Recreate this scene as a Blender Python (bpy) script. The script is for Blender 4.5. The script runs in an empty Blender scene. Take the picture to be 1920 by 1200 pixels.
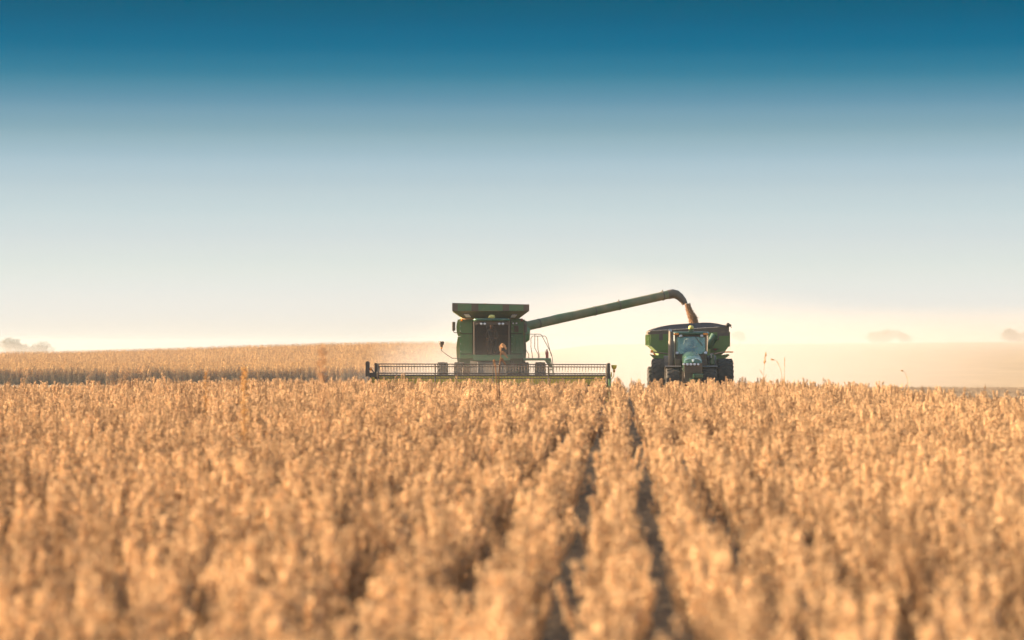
import bpy, math, random
import numpy as np
from mathutils import Vector, Matrix, Quaternion, noise as mnoise
R = math.radians
rnd = random.Random(7)
sc = bpy.context.scene
COL = sc.collection

# ------------------------------------------------------------------ camera
FPX = 5088.0                       # focal length in pixels of a 1920 px wide picture
EYE = 2.6
HZ = 645.0                         # picture row of the eye-level horizon
cam_d = bpy.data.cameras.new('camera')
cam = bpy.data.objects.new('camera', cam_d)
COL.objects.link(cam)
cam_d.sensor_width = 36.0
cam_d.lens = 36.0 * FPX / 1920.0
cam_d.clip_start = 0.5
cam_d.clip_end = 20000
cam.location = (0, 0, EYE)
cam.rotation_euler = (R(90) + math.atan((HZ - 600) / FPX), 0, 0)
cam_d.dof.use_dof = True
cam_d.dof.focus_distance = 145.0
cam_d.dof.aperture_fstop = 1.2
sc.camera = cam

# ------------------------------------------------------------------ world, sun, exposure
SUN_AZ = 76.0                      # degrees left of the view direction
SUN_EL = 14.0
EXPO = 1.85
def lin(r, g, b):
    def f(c):
        c /= 255.0
        return c / 12.92 if c <= 0.04045 else ((c + 0.055) / 1.055) ** 2.4
    return (f(r), f(g), f(b), 1.0)

def sock(node, name):
    for s in node.inputs:
        if s.name == name and s.enabled:
            return s
    return node.inputs[name]

w = bpy.data.worlds.new('World')
sc.world = w
w.use_nodes = True
nt = w.node_tree
nt.nodes.clear()
N, L = nt.nodes.new, nt.links.new
wo = N('ShaderNodeOutputWorld')
bg_sky = N('ShaderNodeBackground')
sky = N('ShaderNodeTexSky')
sky.sky_type = 'NISHITA'
sky.sun_disc = False
sky.sun_elevation = R(SUN_EL)
sky.sun_rotation = R(-SUN_AZ)
sky.air_density = 1.2
sky.dust_density = 2.5
bg_sky.inputs['Strength'].default_value = 0.11
L(sky.outputs[0], bg_sky.inputs['Color'])
# the low band of sky seen here: pale warm air at the horizon clearing quickly to deep teal
tc = N('ShaderNodeTexCoord')
sep = N('ShaderNodeSeparateXYZ')
L(tc.outputs['Generated'], sep.inputs[0])
mr = N('ShaderNodeMapRange')
mr.inputs['From Min'].default_value = 0.0
mr.inputs['From Max'].default_value = 0.14
L(sep.outputs['Z'], mr.inputs['Value'])
ramp = N('ShaderNodeValToRGB')
cr = ramp.color_ramp
stops = [(655, (242, 230, 213)), (600, (239, 233, 222)), (550, (233, 233, 226)), (500, (223, 229, 223)), (450, (213, 222, 221)), (400, (201, 216, 218)), (350, (187, 206, 212)), (300, (168, 194, 205)),
         (250, (140, 174, 187)), (200, (110, 155, 176)), (150, (66, 133, 159)), (100, (26, 114, 146)),
         (50, (0, 101, 135)), (0, (0, 92, 121)), (-60, (0, 87, 116))]
cr.interpolation = 'CARDINAL'
def epos(py):
    el = math.atan((HZ - py) / FPX)
    return min(1, max(0, math.sin(el) / 0.14))
cr.elements[0].position = epos(stops[0][0]); cr.elements[0].color = lin(*stops[0][1])
cr.elements[1].position = epos(stops[-1][0]); cr.elements[1].color = lin(*stops[-1][1])
for py, c in stops[1:-1]:
    e = cr.elements.new(epos(py)); e.color = lin(*c)
L(mr.outputs[0], ramp.inputs[0])
bg_low = N('ShaderNodeBackground')
bg_low.inputs['Strength'].default_value = 2 ** -EXPO
L(ramp.outputs[0], bg_low.inputs['Color'])
mr2 = N('ShaderNodeMapRange')
mr2.interpolation_type = 'SMOOTHSTEP'
mr2.inputs['From Min'].default_value = 0.15
mr2.inputs['From Max'].default_value = 0.38
L(sep.outputs['Z'], mr2.inputs['Value'])
mixw = N('ShaderNodeMixShader')
L(mr2.outputs[0], mixw.inputs[0])
L(bg_low.outputs[0], mixw.inputs[1])
L(bg_sky.outputs[0], mixw.inputs[2])
L(mixw.outputs[0], wo.inputs['Surface'])

sun_d = bpy.data.lights.new('sun', 'SUN')
sun = bpy.data.objects.new('sun', sun_d)
COL.objects.link(sun)
sun_d.energy = 5.0
sun_d.angle = R(0.6)
sun_d.color = (1.0, 0.79, 0.54)
sdir = Vector((-math.sin(R(SUN_AZ)) * math.cos(R(SUN_EL)), math.cos(R(SUN_AZ)) * math.cos(R(SUN_EL)), math.sin(R(SUN_EL))))
sun.rotation_euler = sdir.to_track_quat('Z', 'Y').to_euler()
sun.location = sdir * 50 + Vector((0, 60, 10))

sc.view_settings.view_transform = 'Standard'
sc.view_settings.look = 'None'
sc.view_settings.exposure = EXPO
sc.view_settings.gamma = 1.0
sc.render.engine = 'CYCLES'
cy = sc.cycles
cy.use_denoising = True
cy.max_bounces = 6
cy.diffuse_bounces = 3
cy.glossy_bounces = 3
cy.transmission_bounces = 4
cy.transparent_max_bounces = 12
cy.volume_bounces = 1
cy.volume_step_rate = 1.0
cy.volume_max_steps = 256
cy.use_adaptive_sampling = True
cy.adaptive_threshold = 0.008
cy.sample_clamp_indirect = 6.0

# ------------------------------------------------------------------ materials
def new_mat(name):
    m = bpy.data.materials.new(name)
    m.use_nodes = True
    t = m.node_tree
    b = t.nodes['Principled BSDF']
    return m, t, b, t.nodes['Material Output']

def rgba(c):
    return (c[0], c[1], c[2], 1.0)

def paint(name, col, rough=0.4, metal=0.0, dust=0.3, dustcol=(0.36, 0.24, 0.13), scale=2.0, coat=0.0, bump=0.0, vary=0.15):
    """painted or moulded surface with uneven field dust on it"""
    m, t, b, o = new_mat(name)
    N, L = t.nodes.new, t.links.new
    tc = N('ShaderNodeTexCoord')
    n1 = N('ShaderNodeTexNoise'); n1.inputs['Scale'].default_value = scale; n1.inputs['Detail'].default_value = 8; n1.inputs['Roughness'].default_value = 0.65
    L(tc.outputs['Object'], n1.inputs['Vector'])
    r1 = N('ShaderNodeMapRange'); r1.inputs['From Min'].default_value = 0.38; r1.inputs['From Max'].default_value = 0.72
    r1.inputs['To Min'].default_value = dust * 0.35; r1.inputs['To Max'].default_value = dust
    L(n1.outputs['Fac'], r1.inputs['Value'])
    n2 = N('ShaderNodeTexNoise'); n2.inputs['Scale'].default_value = scale * 9; n2.inputs['Detail'].default_value = 4
    L(tc.outputs['Object'], n2.inputs['Vector'])
    hsv = N('ShaderNodeHueSaturation'); hsv.inputs['Color'].default_value = rgba(col)
    r2 = N('ShaderNodeMapRange'); r2.inputs['To Min'].default_value = 1 - vary; r2.inputs['To Max'].default_value = 1 + vary
    L(n2.outputs['Fac'], r2.inputs['Value']); L(r2.outputs[0], hsv.inputs['Value'])
    mx = N('ShaderNodeMix'); mx.data_type = 'RGBA'
    L(r1.outputs[0], mx.inputs['Factor']); L(hsv.outputs[0], mx.inputs[6]); mx.inputs[7].default_value = rgba(dustcol)
    L(mx.outputs[2], b.inputs['Base Color'])
    r3 = N('ShaderNodeMapRange'); r3.inputs['To Min'].default_value = rough; r3.inputs['To Max'].default_value = min(1, rough + 0.45)
    L(r1.outputs[0], r3.inputs['Value']); L(r3.outputs[0], b.inputs['Roughness'])
    b.inputs['Metallic'].default_value = metal
    b.inputs['Coat Weight'].default_value = coat
    b.inputs['Coat Roughness'].default_value = 0.15
    if bump:
        bp = N('ShaderNodeBump'); bp.inputs['Strength'].default_value = bump; bp.inputs['Distance'].default_value = 0.02
        L(n2.outputs['Fac'], bp.inputs['Height']); L(bp.outputs[0], b.inputs['Normal'])
    return m

def glass(name, tint, refl=1.0, clear=0.85, film=(0.35, 0.27, 0.18)):
    m, t, b, o = new_mat(name)
    t.nodes.remove(b)
    N, L = t.nodes.new, t.links.new
    tr = N('ShaderNodeBsdfTransparent'); tr.inputs[0].default_value = rgba(tint)
    gl = N('ShaderNodeBsdfGlossy'); gl.inputs['Roughness'].default_value = 0.06; gl.inputs['Color'].default_value = (0.9, 0.9, 0.9, 1)
    fr = N('ShaderNodeFresnel'); fr.inputs['IOR'].default_value = 1.5
    mu = N('ShaderNodeMath'); mu.operation = 'MULTIPLY'; mu.inputs[1].default_value = refl; mu.use_clamp = True
    df = N('ShaderNodeBsdfDiffuse'); df.inputs[0].default_value = rgba(film)
    nz = N('ShaderNodeTexNoise'); nz.inputs['Scale'].default_value = 3; nz.inputs['Detail'].default_value = 6
    tcn = N('ShaderNodeTexCoord'); L(tcn.outputs['Object'], nz.inputs['Vector'])
    mr = N('ShaderNodeMapRange'); mr.inputs['From Min'].default_value = 0.35; mr.inputs['From Max'].default_value = 0.75
    mr.inputs['To Min'].default_value = (1 - clear) * 0.4; mr.inputs['To Max'].default_value = (1 - clear)
    L(nz.outputs['Fac'], mr.inputs['Value'])
    m0 = N('ShaderNodeMixShader'); L(mr.outputs[0], m0.inputs[0]); L(tr.outputs[0], m0.inputs[1]); L(df.outputs[0], m0.inputs[2])
    m1 = N('ShaderNodeMixShader'); L(fr.outputs[0], mu.inputs[0]); L(mu.outputs[0], m1.inputs[0])
    L(m0.outputs[0], m1.inputs[1]); L(gl.outputs[0], m1.inputs[2])
    L(m1.outputs[0], o.inputs['Surface'])
    return m

def plant_mat(name, c_dark, c_light, trans=0.35, scale=14.0, vary=0.35):
    """dry plant tissue: colour differs plant by plant and along each plant; thin parts let light through"""
    m, t, b, o = new_mat(name)
    t.nodes.remove(b)
    N, L = t.nodes.new, t.links.new
    oi = N('ShaderNodeObjectInfo')
    tc = N('ShaderNodeTexCoord')
    nz = N('ShaderNodeTexNoise'); nz.inputs['Scale'].default_value = scale; nz.inputs['Detail'].default_value = 3
    L(tc.outputs['Object'], nz.inputs['Vector'])
    ad = N('ShaderNodeMath'); ad.operation = 'MULTIPLY_ADD'; ad.inputs[1].default_value = 0.75; ad.inputs[2].default_value = -0.16
    L(oi.outputs['Random'], ad.inputs[0])
    a2 = N('ShaderNodeMath'); a2.operation = 'MULTIPLY_ADD'; a2.inputs[1].default_value = 0.95; a2.use_clamp = True
    L(nz.outputs['Fac'], a2.inputs[0]); L(ad.outputs[0], a2.inputs[2])
    ge = N('ShaderNodeNewGeometry'); n5 = N('ShaderNodeTexNoise'); n5.inputs['Scale'].default_value = 0.35; n5.inputs['Detail'].default_value = 4
    L(ge.outputs['Position'], n5.inputs['Vector'])
    a5 = N('ShaderNodeMath'); a5.operation = 'MULTIPLY_ADD'; a5.inputs[1].default_value = 0.9; L(n5.outputs['Fac'], a5.inputs[0])
    a6 = N('ShaderNodeMath'); a6.operation = 'SUBTRACT'; a6.inputs[1].default_value = 0.45; a6.use_clamp = True
    L(a2.outputs[0], a5.inputs[2]); L(a5.outputs[0], a6.inputs[0]); a2 = a6
    mx = N('ShaderNodeMix'); mx.data_type = 'RGBA'
    mx.inputs[6].default_value = rgba(c_dark); mx.inputs[7].default_value = rgba(c_light)
    L(a2.outputs[0], mx.inputs['Factor'])
    df = N('ShaderNodeBsdfDiffuse'); tl = N('ShaderNodeBsdfTranslucent')
    L(mx.outputs[2], df.inputs[0]); L(mx.outputs[2], tl.inputs[0])
    ms = N('ShaderNodeMixShader'); ms.inputs[0].default_value = trans
    L(df.outputs[0], ms.inputs[1]); L(tl.outputs[0], ms.inputs[2])
    L(ms.outputs[0], o.inputs['Surface'])
    return m

GREEN = paint('harvester_green', (0.038, 0.165, 0.055), 0.38, dust=0.30, coat=0.15)
DUSTY_BOUNCE = paint('dusty_bounce_green', (0.03, 0.10, 0.025), 0.6, dust=0.75, scale=1.1)  # heavy dust; its brown also carries the tank underside's warm ground bounce
GREEN2 = paint('tractor_green', (0.008, 0.075, 0.032), 0.25, dust=0.12, coat=0.5)
CARTG = paint('cart_green', (0.085, 0.185, 0.024), 0.38, dust=0.30, coat=0.15)
YELLOW = paint('machine_yellow', (0.72, 0.52, 0.03), 0.4, dust=0.2)
BLACK = paint('black_plastic', (0.022, 0.02, 0.02), 0.55, dust=0.22)
DGREY = paint('dark_steel', (0.07, 0.058, 0.05), 0.5, metal=0.2, dust=0.42)
RUBBER = paint('tyre_rubber', (0.016, 0.015, 0.014), 0.8, dust=0.16, scale=3)
STEEL = paint('bare_steel', (0.42, 0.40, 0.38), 0.35, metal=0.8, dust=0.25)
BROWN = paint('dusty_black_panel', (0.085, 0.058, 0.042), 0.55, dust=0.32)
TARP = paint('tarp_vinyl', (0.075, 0.075, 0.095), 0.5, dust=0.18, bump=0.1)
AMBER = paint('amber_lens', (0.85, 0.25, 0.01), 0.2, dust=0.06, coat=0.5)
REDM = paint('red_paint', (0.42, 0.03, 0.02), 0.35, dust=0.2)
LENS = paint('lamp_lens', (0.75, 0.75, 0.78), 0.12, dust=0.06, coat=0.6)
CREAM = paint('receiver_cream', (0.62, 0.52, 0.12), 0.4, dust=0.2)
PALE = paint('pale_mark', (0.55, 0.62, 0.60), 0.4, dust=0.1)
SEATM = paint('seat_fabric', (0.12, 0.11, 0.10), 0.8, dust=0.15)
INTER = paint('cab_lining', (0.16, 0.13, 0.10), 0.7, dust=0.2)
GLASS_C = glass('tinted_reflection_glass', (0.30, 0.24, 0.19), 0.25, 0.72, (0.24, 0.155, 0.10))  # dark tint; the brown film paints in the reflected field
GLASS_T = glass('pale_reflection_glass', (0.80, 0.92, 0.86), 6.0, 0.40, (0.56, 0.72, 0.64))  # pale teal film stands in for the sky's reflection on the glass
GLASS_R = glass('rear_glass', (0.93, 0.96, 0.94), 0.8, 0.96)
GRAIN = paint('soybean_grain', (0.36, 0.19, 0.09), 0.75, dust=0.4, dustcol=(0.50, 0.30, 0.15), scale=6, vary=0.4, bump=0.5)
SKIN = paint('skin', (0.50, 0.30, 0.21), 0.55, dust=0.05)
SHIRT = paint('pale_shirt', (0.42, 0.40, 0.34), 0.8, dust=0.1)
SHIRT2 = paint('blue_shirt', (0.10, 0.14, 0.22), 0.8, dust=0.1)
DENIM = paint('denim', (0.05, 0.07, 0.13), 0.85, dust=0.15)
HAIR = paint('hair', (0.05, 0.03, 0.02), 0.7, dust=0.0)
CAPM = paint('cap_cloth', (0.03, 0.13, 0.05), 0.8, dust=0.15)
EYE_M = paint('eye', (0.03, 0.02, 0.02), 0.2, dust=0.0)
BOOT = paint('boot_leather', (0.07, 0.04, 0.025), 0.7, dust=0.3)

# ------------------------------------------------------------------ mesh building
class MB:
    def __init__(s):
        s.v = []; s.f = []; s.sm = []; s.mi = []; s.cur = 0
    def add(s, vs, fs, smooth=False):
        o = len(s.v)
        s.v += [tuple(p) for p in vs]
        for f in fs:
            s.f.append([i + o for i in f]); s.sm.append(smooth); s.mi.append(s.cur)
        return s
    def hexa(s, p):
        return s.add(p, [(0, 3, 2, 1), (4, 5, 6, 7), (0, 1, 5, 4), (1, 2, 6, 5), (2, 3, 7, 6), (3, 0, 4, 7)])
    def box(s, x0, x1, y0, y1, z0, z1):
        return s.hexa([(x0, y0, z0), (x1, y0, z0), (x1, y1, z0), (x0, y1, z0), (x0, y0, z1), (x1, y0, z1), (x1, y1, z1), (x0, y1, z1)])
    def prism(s, poly, a, b, axis='y', smooth=False):
        def P(u, w, d):
            return (u, d, w) if axis == 'y' else ((d, u, w) if axis == 'x' else (u, w, d))
        n = len(poly)
        vs = [P(u, w, a) for u, w in poly] + [P(u, w, b) for u, w in poly]
        fs = [tuple(range(n))[::-1], tuple(range(n, 2 * n))]
        s.add(vs, fs, False)
        s.add(vs, [(i, (i + 1) % n, n + (i + 1) % n, n + i) for i in range(n)], smooth)
        return s
    def loft(s, rings, cap=True, smooth=True, closed=True):
        n = len(rings[0])
        vs = [p for r in rings for p in r]
        fs = []
        for k in range(len(rings) - 1):
            for i in range(n if closed else n - 1):
                j = (i + 1) % n
                fs.append((k * n + i, k * n + j, (k + 1) * n + j, (k + 1) * n + i))
        s.add(vs, fs, smooth)
        if cap and closed:
            s.add(rings[0], [tuple(range(n))[::-1]], False)
            s.add(rings[-1], [tuple(range(n))], False)
        return s
    def tube(s, path, r, n=8, cap=True, smooth=True):
        path = [Vector(p) for p in path]
        rs = r if isinstance(r, (list, tuple)) else [r] * len(path)
        rings = []
        prev = None
        for i, p in enumerate(path):
            if i == 0: d = path[1] - p
            elif i == len(path) - 1: d = p - path[i - 1]
            else: d = (path[i + 1] - p).normalized() + (p - path[i - 1]).normalized()
            d.normalize()
            if prev is None:
                up = Vector((0, 0, 1)) if abs(d.z) < 0.9 else Vector((1, 0, 0))
                a = d.cross(up).normalized()
            else:
                a = (prev - d * prev.dot(d)).normalized()
            prev = a
            b = d.cross(a)
            rings.append([p + (a * math.cos(2 * math.pi * k / n) + b * math.sin(2 * math.pi * k / n)) * rs[i] for k in range(n)])
        return s.loft(rings, cap, smooth)
    def lathe(s, prof, c=(0, 0, 0), axis='x', n=24, smooth=True, closed_prof=True):
        rings = []
        for k in range(n):
            a = 2 * math.pi * k / n
            ring = []
            for r, h in prof:
                u, w = r * math.cos(a), r * math.sin(a)
                if axis == 'x': p = (h, u, w)
                elif axis == 'y': p = (u, h, w)
                else: p = (u, w, h)
                ring.append((c[0] + p[0], c[1] + p[1], c[2] + p[2]))
            rings.append(ring)
        rings.append(rings[0])
        return s.loft(rings, False, smooth, closed_prof)
    def ball(s, c, r, nu=12, nv=8):
        if not isinstance(r, (tuple, list)): r = (r, r, r)
        vs = [(c[0], c[1], c[2] - r[2])]
        for j in range(1, nv):
            t = -math.pi / 2 + math.pi * j / nv
            for i in range(nu):
                a = 2 * math.pi * i / nu
                vs.append((c[0] + r[0] * math.cos(t) * math.cos(a), c[1] + r[1] * math.cos(t) * math.sin(a), c[2] + r[2] * math.sin(t)))
        vs.append((c[0], c[1], c[2] + r[2]))
        fs = [(0, 1 + (i + 1) % nu, 1 + i) for i in range(nu)]
        for j in range(nv - 2):
            for i in range(nu):
                a, b = 1 + j * nu + i, 1 + j * nu + (i + 1) % nu
                fs.append((a, b, b + nu, a + nu))
        top = len(vs) - 1
        fs += [(1 + (nv - 2) * nu + i, 1 + (nv - 2) * nu + (i + 1) % nu, top) for i in range(nu)]
        return s.add(vs, fs, True)
    def build(s, name, mat, parent=None, bevel=0.0, loc=None, link=True, label=None):
        me = bpy.data.meshes.new(name)
        me.from_pydata(s.v, [], s.f)
        me.polygons.foreach_set('use_smooth', s.sm)
        mats = mat if isinstance(mat, (list, tuple)) else [mat]
        for m in mats: me.materials.append(m)
        if len(mats) > 1: me.polygons.foreach_set('material_index', s.mi)
        me.update()
        o = bpy.data.objects.new(name, me)
        if link: COL.objects.link(o)
        if parent: o.parent = parent
        if loc is not None: o.location = loc
        if label: o['label'] = label
        if bevel:
            bv = o.modifiers.new('bevel', 'BEVEL'); bv.width = bevel; bv.segments = 2; bv.limit_method = 'ANGLE'; bv.angle_limit = R(35)
        return o

def tag(o, label=None, cat=None, group=None, kind=None):
    if label: o['label'] = label
    if cat: o['category'] = cat
    if group: o['group'] = group
    if kind: o['kind'] = kind
    return o

def empty(name, loc, rz=0.0):
    o = bpy.data.objects.new(name, None)
    COL.objects.link(o)
    o.location = loc; o.rotation_euler = (0, 0, rz)
    o.empty_display_size = 0.3
    return o

def copy_part(o, parent, loc=None, rz=None):
    c = o.copy(); COL.objects.link(c); c.parent = parent
    if loc is not None: c.location = loc
    if rz is not None: c.rotation_euler = (0, 0, rz)
    for ch in list(o.children): copy_part(ch, c)
    return c

# ------------------------------------------------------------------ terrain
def sstep(a, b, x):
    t = min(1.0, max(0.0, (x - a) / (b - a)))
    return t * t * (3 - 2 * t)

def pxof(x, y):
    return 960 + FPX * x / max(y, 30.0)

CORN0, CORN1 = 352.0, 560.0
def ground(x, y):
    z = -2.75 * sstep(132, 335, y)
    p = pxof(x, y)
    wl = 1 - sstep(820, 1150, p)                       # left hill that carries the corn
    amp = 0.95 + 2.15 * sstep(-50, 820, p) * wl
    crest = sstep(372, 545, y)
    z += amp * crest * wl
    z -= 4.5 * wl * sstep(560, 1050, y)
    wr = 1 - wl                                          # long hazy hill on the right
    z += wr * (5.25 + 0.9 * sstep(1300, 2000, p)) * sstep(420, 950, y)
    z -= wr * 5.0 * sstep(1000, 1900, y)
    z -= 5 * sstep(2000, 3600, y)
    return z

def ground_mat():
    m, t, b, o = new_mat('field_soil')
    N, L = t.nodes.new, t.links.new
    tc = N('ShaderNodeTexCoord')
    n1 = N('ShaderNodeTexNoise'); n1.inputs['Scale'].default_value = 7.0; n1.inputs['Detail'].default_value = 10; n1.inputs['Roughness'].default_value = 0.72
    n2 = N('ShaderNodeTexNoise'); n2.inputs['Scale'].default_value = 0.12; n2.inputs['Detail'].default_value = 5
    L(tc.outputs['Object'], n1.inputs['Vector']); L(tc.outputs['Object'], n2.inputs['Vector'])
    ad = N('ShaderNodeMath'); ad.operation = 'MULTIPLY_ADD'; ad.inputs[1].default_value = 0.7
    L(n2.outputs['Fac'], ad.inputs[0]); L(n1.outputs['Fac'], ad.inputs[2])
    r = N('ShaderNodeValToRGB'); e = r.color_ramp.elements
    e[0].position = 0.62; e[0].color = (0.04, 0.026, 0.017, 1)
    e[1].position = 1.05; e[1].color = (0.42, 0.29, 0.16, 1)
    k = e.new(0.82); k.color = (0.15, 0.11, 0.075, 1)
    L(ad.outputs[0], r.inputs[0]); 
    # straw-coloured stubble away from the standing crop
    sp = N('ShaderNodeSeparateXYZ'); L(tc.outputs['Object'], sp.inputs[0])
    mr = N('ShaderNodeMapRange'); mr.inputs['From Min'].default_value = 120; mr.inputs['From Max'].default_value = 190
    L(sp.outputs['Y'], mr.inputs['Value'])
    mx = N('ShaderNodeMix'); mx.data_type = 'RGBA'
    mm = N('ShaderNodeMath'); mm.operation = 'MULTIPLY'; mm.inputs[1].default_value = 0.75
    L(mr.outputs[0], mm.inputs[0]); L(mm.outputs[0], mx.inputs['Factor'])
    L(r.outputs[0], mx.inputs[6]); mx.inputs[7].default_value = (0.50, 0.34, 0.19, 1)
    L(mx.outputs[2], b.inputs['Base Color'])
    b.inputs['Roughness'].default_value = 1.0
    b.inputs['Specular IOR Level'].default_value = 0.05
    bp = N('ShaderNodeBump'); bp.inputs['Strength'].default_value = 0.8; bp.inputs['Distance'].default_value = 0.08
    L(n1.outputs['Fac'], bp.inputs['Height']); L(bp.outputs[0], b.inputs['Normal'])
    return m

def build_ground():
    ys = [-60, -20, 0]
    y = 8.0
    while y < 3990: ys.append(y); y *= 1.033
    ys.append(4000)
    us = np.linspace(-1, 1, 121)
    us = np.sign(us) * (np.abs(us) ** 1.3)
    vs, fs = [], []
    for y in ys:
        half = 60 + 0.42 * max(0, y)
        for u in us:
            x = float(u) * half
            vs.append((x, y, ground(x, y)))
    n = len(us)
    for j in range(len(ys) - 1):
        for i in range(n - 1):
            fs.append((j * n + i, j * n + i + 1, (j + 1) * n + i + 1, (j + 1) * n + i))
    mb = MB(); mb.add(vs, fs, True)
    o = mb.build('ground', ground_mat())
    tag(o, kind='structure')
build_ground()

# ------------------------------------------------------------------ scattering (only for crops nobody could count)
def scatter(name, pts, rots, scls, idxs, protos):
    col = bpy.data.collections.new(name + '_plants')
    for p in protos: col.objects.link(p)
    me = bpy.data.meshes.new(name)
    me.vertices.add(len(pts))
    me.vertices.foreach_set('co', np.asarray(pts, dtype=np.float32).ravel())
    for nm, ty, data, key in (('rot', 'FLOAT_VECTOR', rots, 'vector'), ('scl', 'FLOAT_VECTOR', scls, 'vector'), ('idx', 'INT', idxs, 'value')):
        a = me.attributes.new(nm, ty, 'POINT')
        a.data.foreach_set(key, np.asarray(data).ravel().astype(np.int32 if ty == 'INT' else np.float32))
    o = bpy.data.objects.new(name, me); COL.objects.link(o)
    g = bpy.data.node_groups.new(name, 'GeometryNodeTree')
    g.interface.new_socket('Geometry', in_out='INPUT', socket_type='NodeSocketGeometry')
    g.interface.new_socket('Geometry', in_out='OUTPUT', socket_type='NodeSocketGeometry')
    N, L = g.nodes.new, g.links.new
    gi, go = N('NodeGroupInput'), N('NodeGroupOutput')
    ci = N('GeometryNodeCollectionInfo'); ci.inputs['Collection'].default_value = col
    ci.inputs['Separate Children'].default_value = True; ci.inputs['Reset Children'].default_value = True
    ip = N('GeometryNodeInstanceOnPoints'); ip.inputs['Pick Instance'].default_value = True
    def attr(nm, ty):
        n = N('GeometryNodeInputNamedAttribute'); n.data_type = ty; n.inputs['Name'].default_value = nm
        return n.outputs['Attribute']
    er = N('FunctionNodeEulerToRotation')
    L(attr('rot', 'FLOAT_VECTOR'), er.inputs[0])
    L(gi.outputs[0], ip.inputs['Points']); L(ci.outputs[0], ip.inputs['Instance'])
    L(attr('idx', 'INT'), ip.inputs['Instance Index']); L(er.outputs[0], ip.inputs['Rotation']); L(attr('scl', 'FLOAT_VECTOR'), ip.inputs['Scale'])
    L(ip.outputs[0], go.inputs[0])
    md = o.modifiers.new('scatter', 'NODES'); md.node_group = g
    return o

ROW_ANG = math.atan(200 / FPX)                       # crop rows run away, a little to the right
rd = Vector((math.sin(ROW_ANG), math.cos(ROW_ANG)))  # along a row
rn = Vector((math.cos(ROW_ANG), -math.sin(ROW_ANG))) # across the rows

SOY = plant_mat('dry_soybean', (0.23, 0.105, 0.048), (0.95, 0.68, 0.395), 0.38, 6)
SOYSTEM = plant_mat('dry_soybean_stem', (0.14, 0.075, 0.04), (0.36, 0.22, 0.12), 0.1, 16)

def soy_plant(k):
    r = random.Random(100 + k)
    mb = MB()
    H = r.uniform(0.88, 1.04)
    def pod(p, d, ln, wd):
        d = d.normalized()
        a = d.cross(Vector((r.uniform(-1, 1), r.uniform(-1, 1), 0.3))).normalized(); b = d.cross(a)
        m = p + d * ln * 0.45
        vs = [p, m + a * wd, m + b * wd * 0.55, m - a * wd, m - b * wd * 0.55, p + d * ln]
        mb.add(vs, [(0, 2, 1), (0, 3, 2), (0, 4, 3), (0, 1, 4), (5, 1, 2), (5, 2, 3), (5, 3, 4), (5, 4, 1)], True)
    stems = [([Vector((0, 0, 0)), Vector((r.uniform(-.03, .03), r.uniform(-.03, .03), H * 0.5)), Vector((r.uniform(-.06, .06), r.uniform(-.06, .06), H))], 0.005, r.uniform(.30, .5))]
    for _ in range(r.randint(2, 4)):
        z0 = r.uniform(0.1, 0.35) * H; a = r.uniform(0, 6.28); sp = r.uniform(0.065, 0.182); top = r.uniform(0.70, 1.0) * H
        stems.append(([Vector((0, 0, z0)), Vector((math.cos(a) * sp * 0.8, math.sin(a) * sp * 0.8, (z0 + top) / 2)), Vector((math.cos(a) * sp * 1.05, math.sin(a) * sp * 1.05, top))], 0.004, r.uniform(.2, .5)))
    for path, rad, t0 in stems:
        mb.cur = 1
        mb.tube(path, [rad, rad * 0.8, rad * 0.4], 4, False)
        mb.cur = 0
        ln = (path[1] - path[0]).length + (path[2] - path[1]).length
        t = t0
        fat = r.uniform(.75, 1.12)
        while t < 1.0:
            q = path[0].lerp(path[1], t * 2) if t < 0.5 else path[1].lerp(path[2], t * 2 - 1)
            full = min(1, (t - t0) / .25 + .35) * min(1, (1.03 - t) / .18 + .3)
            for _ in range(r.randint(6, 9)):
                a = r.uniform(0, 6.28)
                d = Vector((math.cos(a), math.sin(a), r.uniform(-1.9, 2.3)))
                pod(q + Vector((math.cos(a), math.sin(a), 0)) * r.uniform(0, .02) * fat, d, r.uniform(0.036, 0.056) * fat * (.6 + .4 * full), r.uniform(0.008, 0.0125))
            t += (r.uniform(0.026, 0.05) + (.06 if r.random() < .15 else 0)) / ln
    o = mb.build('soybean_plant', [SOY, SOYSTEM], link=False)
    return o

def soy_limit(p):
    """how far out the standing soybeans reach in the direction of picture column p"""
    pts = [(-200, 108), (150, 109), (240, 115), (640, 120), (690, 116.2), (1000, 115.6), (1140, 115.8), (1165, 113), (1200, 109), (1235, 113.2), (1340, 113.4), (1400, 119), (1480, 116), (1640, 104), (1780, 91), (1920, 78), (2100, 68)]
    for (a, va), (b, vb) in zip(pts, pts[1:]):
        if p <= b: return va + (vb - va) * max(0, (p - a)) / (b - a)
    return pts[-1][1]

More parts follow.
